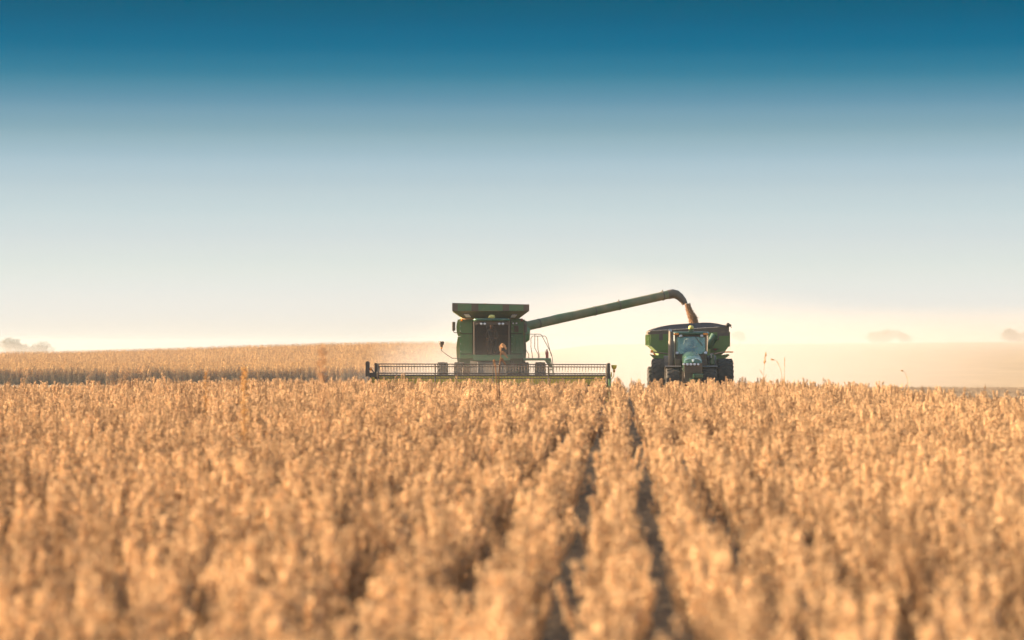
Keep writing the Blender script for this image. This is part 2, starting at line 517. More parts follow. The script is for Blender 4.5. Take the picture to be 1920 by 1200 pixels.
def build_soy():
    r = random.Random(3)
    pts, rots, scls, idx = [], [], [], []
    protos = [soy_plant(k) for k in range(10)]
    for i in range(-70, 70):
        off = i * 0.762 - 0.03
        s = 9.0
        while s < 124:
            s += r.uniform(0.10, 0.21) if s < 60 else r.uniform(0.10, 0.20)
            x = rd.x * s + rn.x * off; y = rd.y * s + rn.y * off
            if y < 9: continue
            if abs(x) > 0.215 * y + 3.0: continue
            if y > soy_limit(pxof(x, y)) + r.uniform(-.6, .6): continue
            if r.random() < 0.03: continue
            j = r.gauss(0, 0.052)
            x += rn.x * j; y += rn.y * j
            big = mnoise.noise(Vector((x * 0.35, y * 0.12, 3.3)))
            h = (1.08 + 0.12 * big) * r.uniform(0.78, 1.10)
            if r.random() < 0.02: h *= 1.16
            pts.append((x, y, ground(x, y)))
            rots.append((r.gauss(0, 0.10), r.gauss(0, 0.11), r.uniform(0, 6.28)))
            wd = r.uniform(0.85, 1.15)
            scls.append((wd, wd, h)); idx.append(r.randrange(10))
    o = scatter('soybean_crop', pts, rots, scls, idx, protos)
    tag(o, 'field of ripe tan soybean plants in rows, blurred close by', 'crop', kind='stuff')
    print('soy', len(pts))
build_soy()

CORNL = plant_mat('dry_corn_leaf', (0.18, 0.085, 0.035), (0.74, 0.45, 0.19), 0.14, 5)
def corn_plant(k, h=2.55, leaves=15):
    r = random.Random(300 + k)
    mb = MB()
    lean = Vector((r.uniform(-.08, .08), r.uniform(-.08, .08), 0))
    mb.tube([(0, 0, 0), lean * 0.4 + Vector((0, 0, h * 0.5)), lean + Vector((0, 0, h * 0.93))], [0.014, 0.011, 0.005], 5, False)
    for i in range(leaves):
        z = h * (0.18 + 0.72 * i / leaves) + r.uniform(-.04, .04)
        a = (i % 2) * math.pi + r.gauss(0, 0.5)
        d = Vector((math.cos(a), math.sin(a), 0)); sd = Vector((-d.y, d.x, 0))
        ln = r.uniform(0.45, 0.75) * (1 - 0.3 * abs(i / leaves - 0.45)); wd = r.uniform(0.032, 0.055)
        up = r.uniform(0.2, 0.9); droop = r.uniform(0.9, 1.7)
        base = lean * (z / h) + Vector((0, 0, z))
        L_, R_ = [], []
        for t, ww in ((0, .6), (.2, 1), (.45, 1), (.7, .75), (.88, .4), (1, .05)):
            tw = r.uniform(-.6, .6)
            p = base + d * ln * (t * 0.75 - 0.15 * t * t) + Vector((0, 0, ln * (up * t - droop * t * t)))
            sv = (sd * math.cos(tw) + Vector((0, 0, math.sin(tw)))) * wd * ww
            L_.append(p - sv); R_.append(p + sv)
        n = len(L_)
        mb.add(L_ + R_, [(q, q + 1, n + q + 1, n + q) for q in range(n - 1)], True)
    zc = h * r.uniform(0.42, 0.5); a = r.uniform(0, 6.28)
    e = Vector((math.cos(a) * 0.03, math.sin(a) * 0.03, zc))
    mb.tube([e, e + Vector((math.cos(a) * .05, math.sin(a) * .05, .06)), e + Vector((math.cos(a) * .1, math.sin(a) * .1, -0.08)), e + Vector((math.cos(a) * .12, math.sin(a) * .12, -0.17))], [0.02, 0.032, 0.03, 0.008], 6)
    top = lean + Vector((0, 0, h * 0.92))
    for _ in range(6):
        a = r.uniform(0, 6.28); s = r.uniform(0.02, 0.09)
        mb.tube([top, top + Vector((math.cos(a) * s * .5, math.sin(a) * s * .5, h * .05)), top + Vector((math.cos(a) * s, math.sin(a) * s, h * r.uniform(.06, .10)))], [0.004, 0.006, 0.003], 3, False)
    return mb

def build_corn():
    r = random.Random(5)
    protos = [corn_plant(k).build('corn_plant', CORNL, link=False) for k in range(8)]
    pts, rots, scls, idx = [], [], [], []
    for i in range(-130, 20):
        off = i * 0.762
        s = CORN0 + r.uniform(-0.8, 0.8)
        if r.random() < 0.25: s += r.uniform(0, 2.5)
        while s < CORN1:
            s += r.uniform(0.14, 0.24) if s < CORN0 + 22 else r.uniform(0.45, 0.75)
            x = rd.x * s + rn.x * off - 26; y = rd.y * s + rn.y * off
            p = pxof(x, y)
            if p < -110 or p > 905: continue
            x += r.gauss(0, 0.05)
            pts.append((x, y, ground(x, y)))
            rots.append((r.gauss(0, 0.05), r.gauss(0, 0.05), r.uniform(0, 6.28)))
            h = r.uniform(0.82, 1.14) * (1 + 0.08 * mnoise.noise(Vector((x * .2, y * .08, 0))))
            wd = r.uniform(0.9, 1.15)
            scls.append((wd, wd, h)); idx.append(r.randrange(8))
    o = scatter('corn_crop', pts, rots, scls, idx, protos)
    tag(o, 'field of dry standing corn rising behind the header on the left', 'crop', kind='stuff')
    print('corn', len(pts))
build_corn()

STUB = plant_mat('grey_stubble', (0.13, 0.095, 0.07), (0.44, 0.33, 0.23), 0.1, 16)
def build_stubble():
    r = random.Random(9)
    protos = []
    for k in range(5):
        mb = MB(); q = random.Random(k)
        for _ in range(16):
            x, y = q.uniform(-.3, .3), q.uniform(-.3, .3)
            if q.random() < 0.5:
                a = q.uniform(0, 6.28); l = q.uniform(.05, .2)
                mb.tube([(x, y, .015), (x + math.cos(a) * l, y + math.sin(a) * l, q.uniform(.01, .07))], 0.006, 3, False)
            else:
                mb.tube([(x, y, 0), (x + q.uniform(-.04, .04), y + q.uniform(-.04, .04), q.uniform(.06, .16))], 0.005, 3, False)
        protos.append(mb.build('stubble_tuft', STUB, link=False))
    pts, rots, scls, idx = [], [], [], []
    while len(pts) < 16000:
        y = r.uniform(66, 185); x = r.uniform(-0.22 * y - 3, 0.22 * y + 6)
        if y < soy_limit(pxof(x, y)) - 0.3: continue
        pts.append((x, y, ground(x, y))); rots.append((0, 0, r.uniform(0, 6.28)))
        s = r.uniform(0.7, 1.3); scls.append((s, s, s)); idx.append(r.randrange(5))
    o = scatter('stubble', pts, rots, scls, idx, protos)
    tag(o, 'short cut stubble and straw litter beyond the standing soybeans', 'stubble', kind='stuff')
build_stubble()
# ------------------------------------------------------------------ shared builders
def tyre_mesh(Rt, wd, lugs=22, rim=0.55):
    """tractor tyre about the x axis, centre at the origin, raised chevron lugs"""
    mb = MB()
    h = wd / 2
    rr = Rt * rim
    mb.lathe([(rr, -h * 0.80), (Rt * 0.80, -h * 1.02), (Rt * 0.93, -h * 0.96), (Rt * 0.965, -h * 0.7), (Rt * 0.975, 0), (Rt * 0.965, h * 0.7), (Rt * 0.93, h * 0.96), (Rt * 0.80, h * 1.02), (rr, h * 0.80), (rr * 0.97, 0)], n=44)
    da = 2 * math.pi / lugs
    def P(x, r, a): return (x, r * math.cos(a), r * math.sin(a))
    for k in range(lugs):
        for sgn in (-1, 1):
            a0 = k * da + (da / 2 if sgn > 0 else 0)
            a1 = a0 + da * 0.75
            t = da * 0.17
            xi, xo, xs = sgn * -0.04 * wd, sgn * h * 0.9, sgn * h * 1.05
            r0, r1 = Rt * 0.95, Rt
            lo = [P(xi, r0, a0 - t), P(xo, r0 * .99, a1 - t), P(xo, r0 * .99, a1 + t), P(xi, r0, a0 + t)]
            hi = [P(xi, r1, a0 - t * .7), P(xo, r1 * .985, a1 - t * .7), P(xo, r1 * .985, a1 + t * .7), P(xi, r1, a0 + t * .7)]
            mb.hexa(lo + hi)
            lo2 = [P(xo, r0 * .99, a1 - t), P(xs, Rt * .84, a1 - t), P(xs, Rt * .84, a1 + t), P(xo, r0 * .99, a1 + t)]
            hi2 = [P(xo, r1 * .985, a1 - t * .7), P(xs * 1.02, Rt * .86, a1 - t * .7), P(xs * 1.02, Rt * .86, a1 + t * .7), P(xo, r1 * .985, a1 + t * .7)]
            mb.hexa(lo2 + hi2)
    return mb

def rim_mesh(Rt, wd, rim=0.55):
    mb = MB()
    rr = Rt * rim * 0.985
    h = wd * 0.36
    mb.lathe([(rr, -h), (rr * 0.93, -h * 1.02), (rr * 0.86, -h * 0.3), (rr * 0.4, -h * 0.25), (rr * 0.32, -h * 0.7), (0.02, -h * 0.7), (0.02, h * 0.5), (rr * 0.3, h * 0.5), (rr * 0.4, h * 0.1), (rr * 0.86, h * 0.1), (rr * 0.93, h * 1.02), (rr, h)], n=32)
    for k in range(8):
        a = k * math.pi / 4
        for s in (-1, 1):
            c = (s * h * 0.72 if s < 0 else h * 0.52, rr * 0.22 * math.cos(a), rr * 0.22 * math.sin(a))
            mb.ball(c, 0.022, 6, 4)
    return mb

def make_wheel(parent, loc, Rt, wd, lugs, rimmat):
    wq = rim_mesh(Rt, wd).build('wheel', rimmat, parent, loc=loc)
    tyre_mesh(Rt, wd, lugs).build('tyre', RUBBER, wq)
    return wq

def receiver(mb, c, s=1.0):
    """flattened dome receiver"""
    x, y, z = c
    mb.lathe([(0.001, -0.02), (0.07 * s, -0.02), (0.115 * s, 0.0), (0.12 * s, 0.06), (0.10 * s, 0.115), (0.06 * s, 0.145), (0.001, 0.155)], (x, y, z), 'z', 16, True, False)

def person_mesh(name, loc, rz, mats, hand_t, lean=0.08, parent=None):
    """seated figure facing -y, seat height at the origin; one continuous body"""
    V, E, RD = [], [], []
    def v(p, r, par=None):
        V.append(p); RD.append(r if isinstance(r, tuple) else (r, r)); i = len(V) - 1
        if par is not None: E.append((par, i))
        return i
    pel = v((0, 0, 0.10), (0.16, 0.12))
    wa = v((0, -0.02, 0.26), (0.145, 0.11), pel)
    ch = v((0, -0.03 - lean * .3, 0.44), (0.165, 0.12), wa)
    up = v((0, -0.02 - lean * .5, 0.56), (0.12, 0.09), ch)
    nk = v((0, -0.03 - lean * .6, 0.645), 0.055, up)
    ja = v((0, -0.06 - lean * .7, 0.70), (0.066, 0.075), nk)
    hd = v((0, -0.05 - lean * .7, 0.79), (0.078, 0.096), ja)
    hc = v((0, -0.035 - lean * .7, 0.865), (0.06, 0.08), hd)
    hands = []
    for s in (-1, 1):
        sh = v((s * 0.185, -0.02 - lean * .5, 0.535), 0.062, up)
        hx, hy, hz = hand_t; hx *= s
        el = v((s * 0.25, (hy) * 0.42 - 0.0, 0.30), 0.045, sh)
        wr = v((hx * 1.08, hy + 0.11, hz - 0.01), 0.029, el)
        pm = v((hx, hy + 0.03, hz), (0.026, 0.04), wr)
        hands.append((s, Vector((hx, hy + 0.03, hz))))
        hp = v((s * 0.10, -0.10, 0.09), 0.095, pel)
        kn = v((s * 0.15, -0.46, 0.10), 0.068, hp)
        an = v((s * 0.15, -0.52, -0.30), 0.045, kn)
        he = v((s * 0.15, -0.55, -0.37), 0.042, an)
        v((s * 0.16, -0.70, -0.40), (0.045, 0.03), he)
    me = bpy.data.meshes.new(name)
    me.from_pydata(V, E, [])
    o = bpy.data.objects.new(name, me); COL.objects.link(o)
    sk = o.modifiers.new('skin', 'SKIN'); sk.use_smooth_shade = True
    for d, rr in zip(me.skin_vertices[0].data, RD):
        d.radius = rr; d.use_root = False
    me.skin_vertices[0].data[0].use_root = True
    sb = o.modifiers.new('sub', 'SUBSURF'); sb.levels = 2; sb.render_levels = 2
    dg = bpy.context.evaluated_depsgraph_get()
    src = o.evaluated_get(dg).to_mesh()
    mb = MB()
    vs = [tuple(q.co) for q in src.vertices]
    for f in src.polygons:
        c = f.center
        if c.z > 0.66: k = 0
        elif c.y < -0.20 and c.z > 0.17 and abs(c.x) > 0.06 and (Vector((abs(c.x), c.y, c.z)) - Vector((abs(hand_t[0]), hand_t[1] + .03, hand_t[2]))).length < 0.13: k = 0
        elif c.z < -0.31: k = 3
        elif c.z < 0.19 and not (abs(c.x) > 0.2 and c.y > -0.1 and c.z > 0.15): k = 2
        else: k = 1
        mb.f.append(list(f.vertices)); mb.sm.append(True); mb.mi.append(k)
    mb.v = vs
    bpy.data.objects.remove(o)
    mb.cur = 0
    hy = -0.05 - lean * .7
    # nose, ears, mouth, eyes, fingers rooted inside the palm
    mb.tube([(0, hy - .085, 0.805), (0, hy - .108, 0.775), (0, hy - .088, 0.762)], [0.010, 0.015, 0.010], 6)
    for s in (-1, 1):
        mb.ball((s * 0.079, hy + 0.01, 0.785), (0.012, 0.022, 0.032), 8, 6)
    for s, p in hands:
        for q in range(4):
            off = (q - 1.5) * 0.019
            ln = (0.034, 0.04, 0.038, 0.03)[q]
            a = p + Vector((0, 0, -off)) + Vector((0, -0.012, 0))
            mb.tube([a, a + Vector((-s * 0.006, -ln, 0.006)), a + Vector((-s * 0.028, -ln - .012, 0.0)), a + Vector((-s * 0.04, -ln + .012, -.004))], [0.010, 0.009, 0.0085, 0.007], 6)
        a = p + Vector((-s * 0.012, 0.01, 0.026))
        mb.tube([a, a + Vector((-s * 0.025, -0.02, 0.014)), a + Vector((-s * 0.035, -0.045, 0.004))], [0.012, 0.011, 0.008], 6)
    mb.cur = 4
    for s in (-1, 1): mb.ball((s * 0.032, hy - .081, 0.812), (0.012, 0.010, 0.008), 8, 6)
    mb.ball((0, hy - .083, 0.737), (0.024, 0.008, 0.005), 8, 4)
    body = mb.build(name, [SKIN] + mats + [BOOT, EYE_M])
    body.data.update()
    body.location = loc; body.rotation_euler = (0, 0, rz)
    hb = MB(); hb.ball((0, hy + .022, 0.845), (0.086, 0.098, 0.082), 14, 10)
    hb.build('hair', HAIR, body)
    return body, hy
def mats_person(shirt): return [shirt, DENIM]

def seat_and_wheel(root, x, y, zf, sw_y, sw_z):
    s = MB()
    s.box(x - .25, x + .25, y - .24, y + .24, zf + .40, zf + .50)
    s.hexa([(x - .25, y + .18, zf + .502), (x + .25, y + .18, zf + .502), (x + .25, y + .30, zf + .502), (x - .25, y + .30, zf + .502), (x - .22, y + .28, zf + 1.1), (x + .22, y + .28, zf + 1.1), (x + .22, y + .38, zf + 1.1), (x - .22, y + .38, zf + 1.1)])
    s.box(x - .16, x + .16, y - .16, y + .16, zf, zf + .398)
    s.box(x - .33, x - .27, y - .2, y + .2, zf + .66, zf + .72)
    s.box(x + .27, x + .37, y - .3, y + .2, zf + .64, zf + .72)
    s.build('seat', SEATM, root, bevel=.03)
    m = MB()
    n = 20; c = Vector((x, sw_y, sw_z)); tilt = R(35)
    ax = Vector((1, 0, 0)); ay = Vector((0, math.cos(tilt), math.sin(tilt)))
    ring = [c + (ax * math.cos(2 * math.pi * k / n) + ay * math.sin(2 * math.pi * k / n)) * .19 for k in range(n + 1)]
    m.tube(ring, .014, 6, False)
    for k in (0, 7, 13): m.tube([c, ring[k]], .012, 5)
    m.tube([c, c + Vector((0, -.12, -.2)), (x, sw_y - .2, zf + .02)], .035, 8)
    m.build('steering_wheel', BLACK, root)

# ------------------------------------------------------------------ combine harvester
DC = 120.0
CX0 = (922 - 960) / FPX * DC
def cx(px, v): return (px - 960) / FPX * (DC + v) - CX0
def cz(py, v): return EYE - (py - HZ) / FPX * (DC + v)

def lamp(parent, c, r, depth, mat=LENS, name='work_light', bezel=BLACK, oval=1.0):
    """round lamp facing -y: housing with a bulging lens child"""
    x, y, z = c
    mb = MB()
    rings = []
    for rr, dy in ((r * .5, depth), (r * 1.15, depth * .6), (r * 1.18, 0.0), (r * 1.0, -.004)):
        rings.append([(x + rr * oval * math.cos(2 * math.pi * k / 16), y + dy, z + rr * math.sin(2 * math.pi * k / 16)) for k in range(16)])
    mb.loft(rings)
    h = mb.build(name, bezel, parent)
    lb = MB(); lb.ball((x, y - .002, z), (r * .95 * oval, r * .35, r * .95), 14, 8)
    lb.build('lens', mat, h)
    return h

def build_combine():
    root = empty('combine_harvester', (CX0, DC, 0), R(0.9))
    tag(root, 'green combine harvester with wide reel header cutting soybeans, long auger swung out to its side', 'combine')
    # ---- rear hull
    b = MB()
    b.prism([(1.5, 1.95), (1.5, 3.74), (5.6, 3.74), (7.3, 3.25), (7.7, 1.9), (6.6, 1.25), (2.6, 1.25), (2.0, 1.95)], -1.40, 1.40, 'x')
    b.build('body', GREEN, root, bevel=.03)
    ch = MB(); ch.box(-.95, .95, 1.75, 6.4, .82, 1.247); ch.box(-1.75, 1.75, 1.05, 1.4, .78, 1.06); ch.build('chassis', DGREY, root, bevel=.02)
    # ---- side shields, bulging past the front panels
    for s in (-1, 1):
        m = MB()
        for (za, zb, y0, y1) in ((2.96, 3.70, 2.0, 6.3), (1.72, 2.93, 2.0, 6.6)):
            poly = []
            for t in np.linspace(0, 1, 9):
                z = za + (zb - za) * t
                poly.append((s * (1.415 + .16 * math.sin(math.pi * min(1, .12 + .76 * t)) ** .6), z))
            m.prism(poly + [(s * 1.402, zb), (s * 1.402, za)], y0, y1, 'y', False)
        m.build('side_shield', DUSTY_BOUNCE, root, bevel=.07)
    # ---- front panels either side of the cab
    V0 = 1.46
    for (x0, x1, y0, y1, rib) in ((862.6, 886.8, 598.2, 625.0, 0), (862.9, 886.8, 626.6, 663.2, 1), (959.2, 982.2, 598.2, 625.0, 0), (959.2, 981.8, 626.6, 663.2, 1)):
        a, c, z1, z0 = cx(x0, V0), cx(x1, V0), cz(y0, V0), cz(y1, V0)
        m = MB(); m.box(a, c, V0, 1.497, z0, z1)
        if rib:
            for k in (.42, .78):
                xm = a + (c - a) * k
                m.box(xm - .02, xm + .02, V0 - .022, V0 - .001, z0 + .06, z1 - .06)
            m.box(a + .03, c - .03, V0 - .015, V0 - .001, z0 + .015, z0 + .05)
        bt = m; m.cur = 1
        for zz in (z0 + .1, (z0 + z1) / 2, z1 - .1):
            bt.ball((a + .04, V0 - .004, zz), (.018, .01, .018), 8, 5)
        m.build('front_panel', [GREEN, STEEL], root, bevel=.012)
    bk = MB(); bk.box(-1.38, 1.38, 1.4975, 1.4992, 1.97, 3.72); bk.build('gap_shade_sheet', BLACK, root)  # black sheet added behind the panels, painting the shade seen in their gaps
    sk = MB(); sk.box(cx(863, V0), cx(982, V0), 1.44, 1.497, cz(672.4, V0), cz(664.6, V0)); sk.build('lower_skirt', GREEN, root, bevel=.015)
    # right panel: two small square lamps and a dark louvre
    for px in (963.0, 969.2):
        m = MB(); a, z = cx(px, V0), cz(606.3, V0); m.box(a - .05, a + .05, V0 - .035, V0 - .001, z - .045, z + .045)
        h = m.build('marker_lamp', BLACK, root, bevel=.008)
        m = MB(); m.box(a - .04, a + .04, V0 - .045, V0 - .036, z - .036, z + .036); m.build('lens', LENS, h, bevel=.004)
    m = MB(); a0, a1, z1, z0 = cx(965.2, V0), cx(973.2, V0), cz(610.5, V0), cz(622.8, V0)
    m.box(a0, a1, V0 - .03, V0 - .001, z0, z1)
    for k in range(7):
        zz = z0 + (z1 - z0) * (k + .5) / 7
        m.box(a0 + .015, a1 - .015, V0 - .042, V0 - .031, zz - .009, zz + .009)
    m.build('louvre', BROWN, root, bevel=.008)
    # indicator lamps on the shoulders
    for px, mt in ((867.0, AMBER), (979.2, REDM)):
        m = MB(); a, z = cx(px, V0), cz(600.0, V0)
        m.lathe([(.001, -.05), (.04, -.05), (.045, .02), (.03, .06), (.001, .07)], (a, V0 - .06, z), 'z', 12, True, False)
        m.build('indicator_lamp', mt, root)
    # ---- cab
    cb = MB()
    zf, zr = cz(676.3, 0), 3.60
    for s in (-1, 1):
        pl = MB(); pl.hexa([(s * .80, .02, 2.13), (s * .73, .0, 2.13), (s * .73, .09, 2.13), (s * .80, .11, 2.13), (s * .805, .05, zr), (s * .735, .03, zr), (s * .735, .12, zr), (s * .805, .14, zr)])
        pl.build('pillar', BROWN, root, bevel=.012)
        pl = MB(); pl.box(min(s * .80, s * .74), max(s * .80, s * .74), 1.30, 1.365, 2.13, zr); pl.build('pillar', BROWN, root)
    cb.box(-.80, .80, 1.37, 1.435, 2.10, 3.0)
    vs_ = MB(); vs_.box(-.732, .732, .03, .10, 3.44, zr); vs_.build('visor', BROWN, root, bevel=.01)
    cb.build('cab_wall', BROWN, root, bevel=.012)
    ba = MB(); ba.prism([(-.02, zf), (-.02, 2.12), (1.435, 2.12), (1.435, zf)], -.805, .805, 'x'); ba.build('cab_floor', GREEN, root, bevel=.03)
    rf = MB()
    rings = []
    for z, e in ((3.602, -.03), (3.63, .03), (3.70, .035), (3.735, -.03)):
        ring = []
        for k in range(24):
            a = 2 * math.pi * (k + .5) / 24
            cxs = math.copysign(abs(math.cos(a)) ** .35, math.cos(a)) * (.80 + e); cys = math.copysign(abs(math.sin(a)) ** .35, math.sin(a)) * (.74 + e)
            ring.append((cxs, .66 + cys, z))
        rings.append(ring)
    rf.loft(rings); rf.build('cab_roof', GREEN2, root)
    gl = MB()
    n = 10; xs = np.linspace(-.728, .728, n)
    r0 = [(x, .035 - .10 * (1 - (x / .73) ** 2), 2.135) for x in xs]; r1 = [(x, .06 - .10 * (1 - (x / .73) ** 2), 3.46) for x in xs]
    gl.add(r0 + r1, [(i, i + 1, n + i + 1, n + i) for i in range(n - 1)], True)
    gl.build('windshield', GLASS_C, root)
    for s in (-1, 1):
        m = MB(); m.add([(s * .785, .13, 2.14), (s * .785, 1.29, 2.14), (s * .785, 1.29, 3.59), (s * .785, .15, 3.59)], [(0, 1, 2, 3)]); m.build('side_window', GLASS_C, root)
    for px in (902.3, 908.8, 936.2, 942.8):
        lamp(root, (cx(px, -.06), -.03, cz(607.0, -.06)), .052, .07, oval=1.25)
    for px in (895.5, 949.5):
        lamp(root, (cx(px, -.06), -.02, cz(607.0, -.06)), .038, .06, BROWN)
    g = MB(); receiver(g, (cx(922, .1), .12, 3.745), 1.25); g.build('satellite_receiver', CREAM, root)
    g = MB(); g.box(cx(922, .1) - .10, cx(922, .1) + .10, .06, .16, 3.56, 3.728); g.build('receiver_bracket', GREEN, root, bevel=.02)
    wp = MB(); wp.tube([(-.25, -.075, 3.42), (-.1, -.115, 2.9), (.02, -.115, 2.62)], .012, 5); wp.build('wiper', BLACK, root)
    seat_and_wheel(root, 0, .80, 2.121, .28, 2.82)
    # ---- grain tank: skirt flaring out, then an upright band of panels
    def ring(x0, x1, y0, y1, z): return [(x0, y0, z), (x1, y0, z), (x1, y1, z), (x0, y1, z)]
    lo = ring(cx(868, .9), cx(974.5, .9), .9, 4.6, 3.745)
    X0, X1 = cx(848.2, .35), cx(992.4, .35)
    mid = ring(X0, X1, .35, 5.1, cz(583.2, .35))
    lo2 = ring(cx(868, .9) + .04, cx(974.5, .9) - .04, .94, 4.56, 3.76); mid2 = ring(X0 + .04, X1 - .04, .39, 5.06, cz(583.2, .35) + .01)
    t = MB()
    t.loft([lo, mid], False, False); t.loft([lo2[::-1], mid2[::-1]], False, False)
    t.add(mid + mid2, [(0, 1, 5, 4), (1, 2, 6, 5), (2, 3, 7, 6), (3, 0, 4, 7)]); t.add(lo2, [(0, 1, 2, 3)])
    t.build('grain_tank', DUSTY_BOUNCE, root)
    bt = MB()
    z0 = cz(583.2, .35) + .013
    zl, zr_ = cz(569.6, .35), cz(572.3, .35)
    def zt(x): return zl + (zr_ - zl) * (x - X0) / (X1 - X0)
    def slab(m, xa, xb, ya, yb, e=0.0):
        m.hexa([(xa, ya, z0 - e), (xb, ya, z0 - e), (xb, yb, z0 - e), (xa, yb, z0 - e), (xa, ya, zt(xa) + e), (xb, ya, zt(xb) + e), (xb, yb, zt(xb) + e), (xa, yb, zt(xa) + e)])
    slab(bt, X0 + .005, X1 - .005, .355, .395); slab(bt, X0 + .005, X1 - .005, 5.05, 5.09)
    slab(bt, X0 + .005, X0 + .045, .40, 5.045); slab(bt, X1 - .045, X1 - .005, .40, 5.045)
    ext = bt.build('tank_extension', GREEN, root, bevel=.008)
    for (pa, pb) in ((848.0, 858.5), (884.3, 897.2), (942.7, 955.2), (981.8, 992.6)):
        m = MB(); xa, xb = max(cx(pa, .33), X0 - .008), min(cx(pb, .33), X1 + .008)
        slab(m, xa, xb, .335, .352, .006)
        m.build('rubber_corner', BROWN, ext, bevel=.004)
    rl = MB()
    rl.tube([(X0, .37, zt(X0) + .02), (X1, .37, zt(X1) + .02)], .022, 6); rl.build('tank_rim', DGREY, ext); rl = MB(); rl.tube([(X0, 5.07, zt(X0) + .02), (X1, 5.07, zt(X1) + .02)], .022, 6)
    rl.build('tank_rim', DGREY, ext)
    # lamps let into the underside of the skirt
    A, B = Vector(lo[0]), Vector(lo[1]); C_, D_ = Vector(mid[0]), Vector(mid[1])
    nrm = (B - A).cross(C_ - A).normalized()
    if nrm.y > 0: nrm = -nrm
    def onsk(px, py):
        t_ = (cz(py, .6) - A.z) / (C_.z - A.z)
        y = A.y + (C_.y - A.y) * t_
        return Vector((cx(px, y), y, A.z + (C_.z - A.z) * t_))
    for q in (((870.2, 588), (879.6, 588), (884.0, 593.2), (874.2, 593.2)), ((960.5, 589), (970.2, 589), (966.5, 594), (956.8, 594))):
        P4 = [onsk(*p) for p in q]
        cc = sum(P4, Vector()) / 4
        big = [cc + (p - cc) * 1.18 for p in P4]
        m = MB(); m.hexa([p + nrm * .002 for p in big] + [p + nrm * .03 for p in big]); h = m.build('tank_lamp', BLACK, root)
        m = MB(); m.hexa([p + nrm * .031 for p in P4] + [p + nrm * .04 for p in P4]); m.build('lens', LENS, h)
    # ---- mirrors
    m = MB(); m.box(cx(848.2, .9), cx(854.4, .9), .90, .99, cz(620.2, .9), cz(603.4, .9)); mi = m.build('mirror', BROWN, root, bevel=.03)
    m = MB(); m.tube([(cx(850.2, .9), .95, cz(619.8, .9)), (cx(851.3, .9), .95, cz(622.6, .9)), (cx(855, .9), .98, cz(624, .9)), (cx(866, 1.45), 1.45, cz(624, 1.45))], .018, 6); m.build('mirror_arm', DGREY, mi)
    m = MB(); m.box(cx(983.2, 1.2), cx(989.2, 1.2), 1.15, 1.27, cz(623.2, 1.2), cz(605.8, 1.2)); mi = m.build('mirror', BROWN, root, bevel=.03)
    m = MB(); m.tube([(cx(986, 1.2), 1.21, cz(605.9, 1.2)), (cx(986, 1.2), 1.23, cz(602.5, 1.2)), (cx(979, 1.45), 1.44, cz(602.2, 1.45))], .018, 6); m.build('mirror_arm', DGREY, mi)
    # ---- unloading auger swung out over the cart
    p0 = Vector((cx(980, 3.0), 3.0, cz(613.6, 3.0))); p1 = Vector((cx(1258, 6.2), 6.2, cz(552.2, 6.2)))
    d = (p1 - p0)
    au = MB()
    au.tube([p0, p0 + d * .035, p0 + d * .036, p0 + d * .28, p1], [.25, .25, .215, .205, .20], 20)
    aug = au.build('unloading_auger', DUSTY_BOUNCE, root)
    dn = d.normalized()
    for t in (.115, .49, .655, .957):
        cl = MB(); q = p0 + d * t; cl.tube([q - dn * .022, q + dn * .022], .222, 20)
        q = q + Vector((0, 0, .22))
        if t > .6: cl.tube([q - Vector((0, 0, .02)), q + Vector((0, 0, .06))], .03, 6)
        cl.build('clamp_band', DGREY, aug)
    el = MB()
    q = p0 + d * .28; upv = Vector((0, 0, 1)) - dn * dn.z; upv.normalize()
    el.tube([p0 + d * .16 + upv * .10, q + upv * .10 - dn * .3, q + upv * .11 + dn * .55], [.10, .13, .10], 10)
    el.build('auger_light_bar', GREEN, aug)
    sp = MB()
    path = [(1256.5, 552.5), (1266, 550.8), (1273, 552.2), (1279.5, 557.0), (1285.5, 564.0), (1288.8, 570.2)]
    sp.tube([(cx(a, 6.2), 6.2, cz(c, 6.2)) for a, c in path], [.215, .218, .205, .185, .16, .135], 16, False)
    sp.build('spout', BROWN, aug)
    # elbow where the auger leaves the hull
    eb = MB(); eb.tube([(1.2, 3.0, 2.7), (1.52, 3.0, 2.9), (1.52, 3.0, 3.2), tuple(p0)], [.24, .26, .27, .25], 16); eb.build('auger_elbow', GREEN, root)
    # ---- platform, handrails, ladder, extinguisher
    def A2(X, Y, v): 
        px, py = 960 + X / 7.385, 620 + Y / 7.385
        return (cx(px, v), v, cz(py, v))
    pf = MB(); pf.box(cx(981.5, .9), cx(1033.5, .9), .55, 2.3, cz(676.0, .9), cz(671.6, .9)); pf.box(cx(1028, .9), cx(1034, .9), .5, .9, cz(679, .9), cz(676.1, .9))
    pf.build('platform', GREEN, root, bevel=.015)
    hr = MB()
    hr.tube([A2(*p, .62) for p in ((172, 60), (195, 49), (395, 48), (413, 62), (545, 312), (560, 370), (572, 500), (584, 592))], .017, 6)
    hr.tube([A2(*p, .62) for p in ((180, 55), (185, 245), (235, 330), (235, 388))], .017, 6)
    hr.tube([A2(*p, .62) for p in ((320, 49), (318, 240), (368, 330), (365, 388))], .017, 6)
    hr.build('handrail', DGREY, root)
    hr = MB()
    hr.tube([A2(*p, 1.9) for p in ((292, 386), (288, 320), (272, 240), (272, 102), (292, 76), (465, 75), (487, 95), (525, 235), (545, 312), (556, 350))], .017, 6)
    hr.tube([A2(*p, 1.9) for p in ((366, 76), (368, 250), (385, 330), (385, 386))], .017, 6)
    hr.build('handrail', DGREY, root)
    ld = MB()
    for (a, c) in (((1029.5, 676), (1030.5, 704)), ((1033.5, 676), (1038, 704))):
        ld.tube([(cx(a[0], .7), .7, cz(a[1], .7)), (cx(c[0], .7), .7, cz(c[1], .7))], .022, 6)
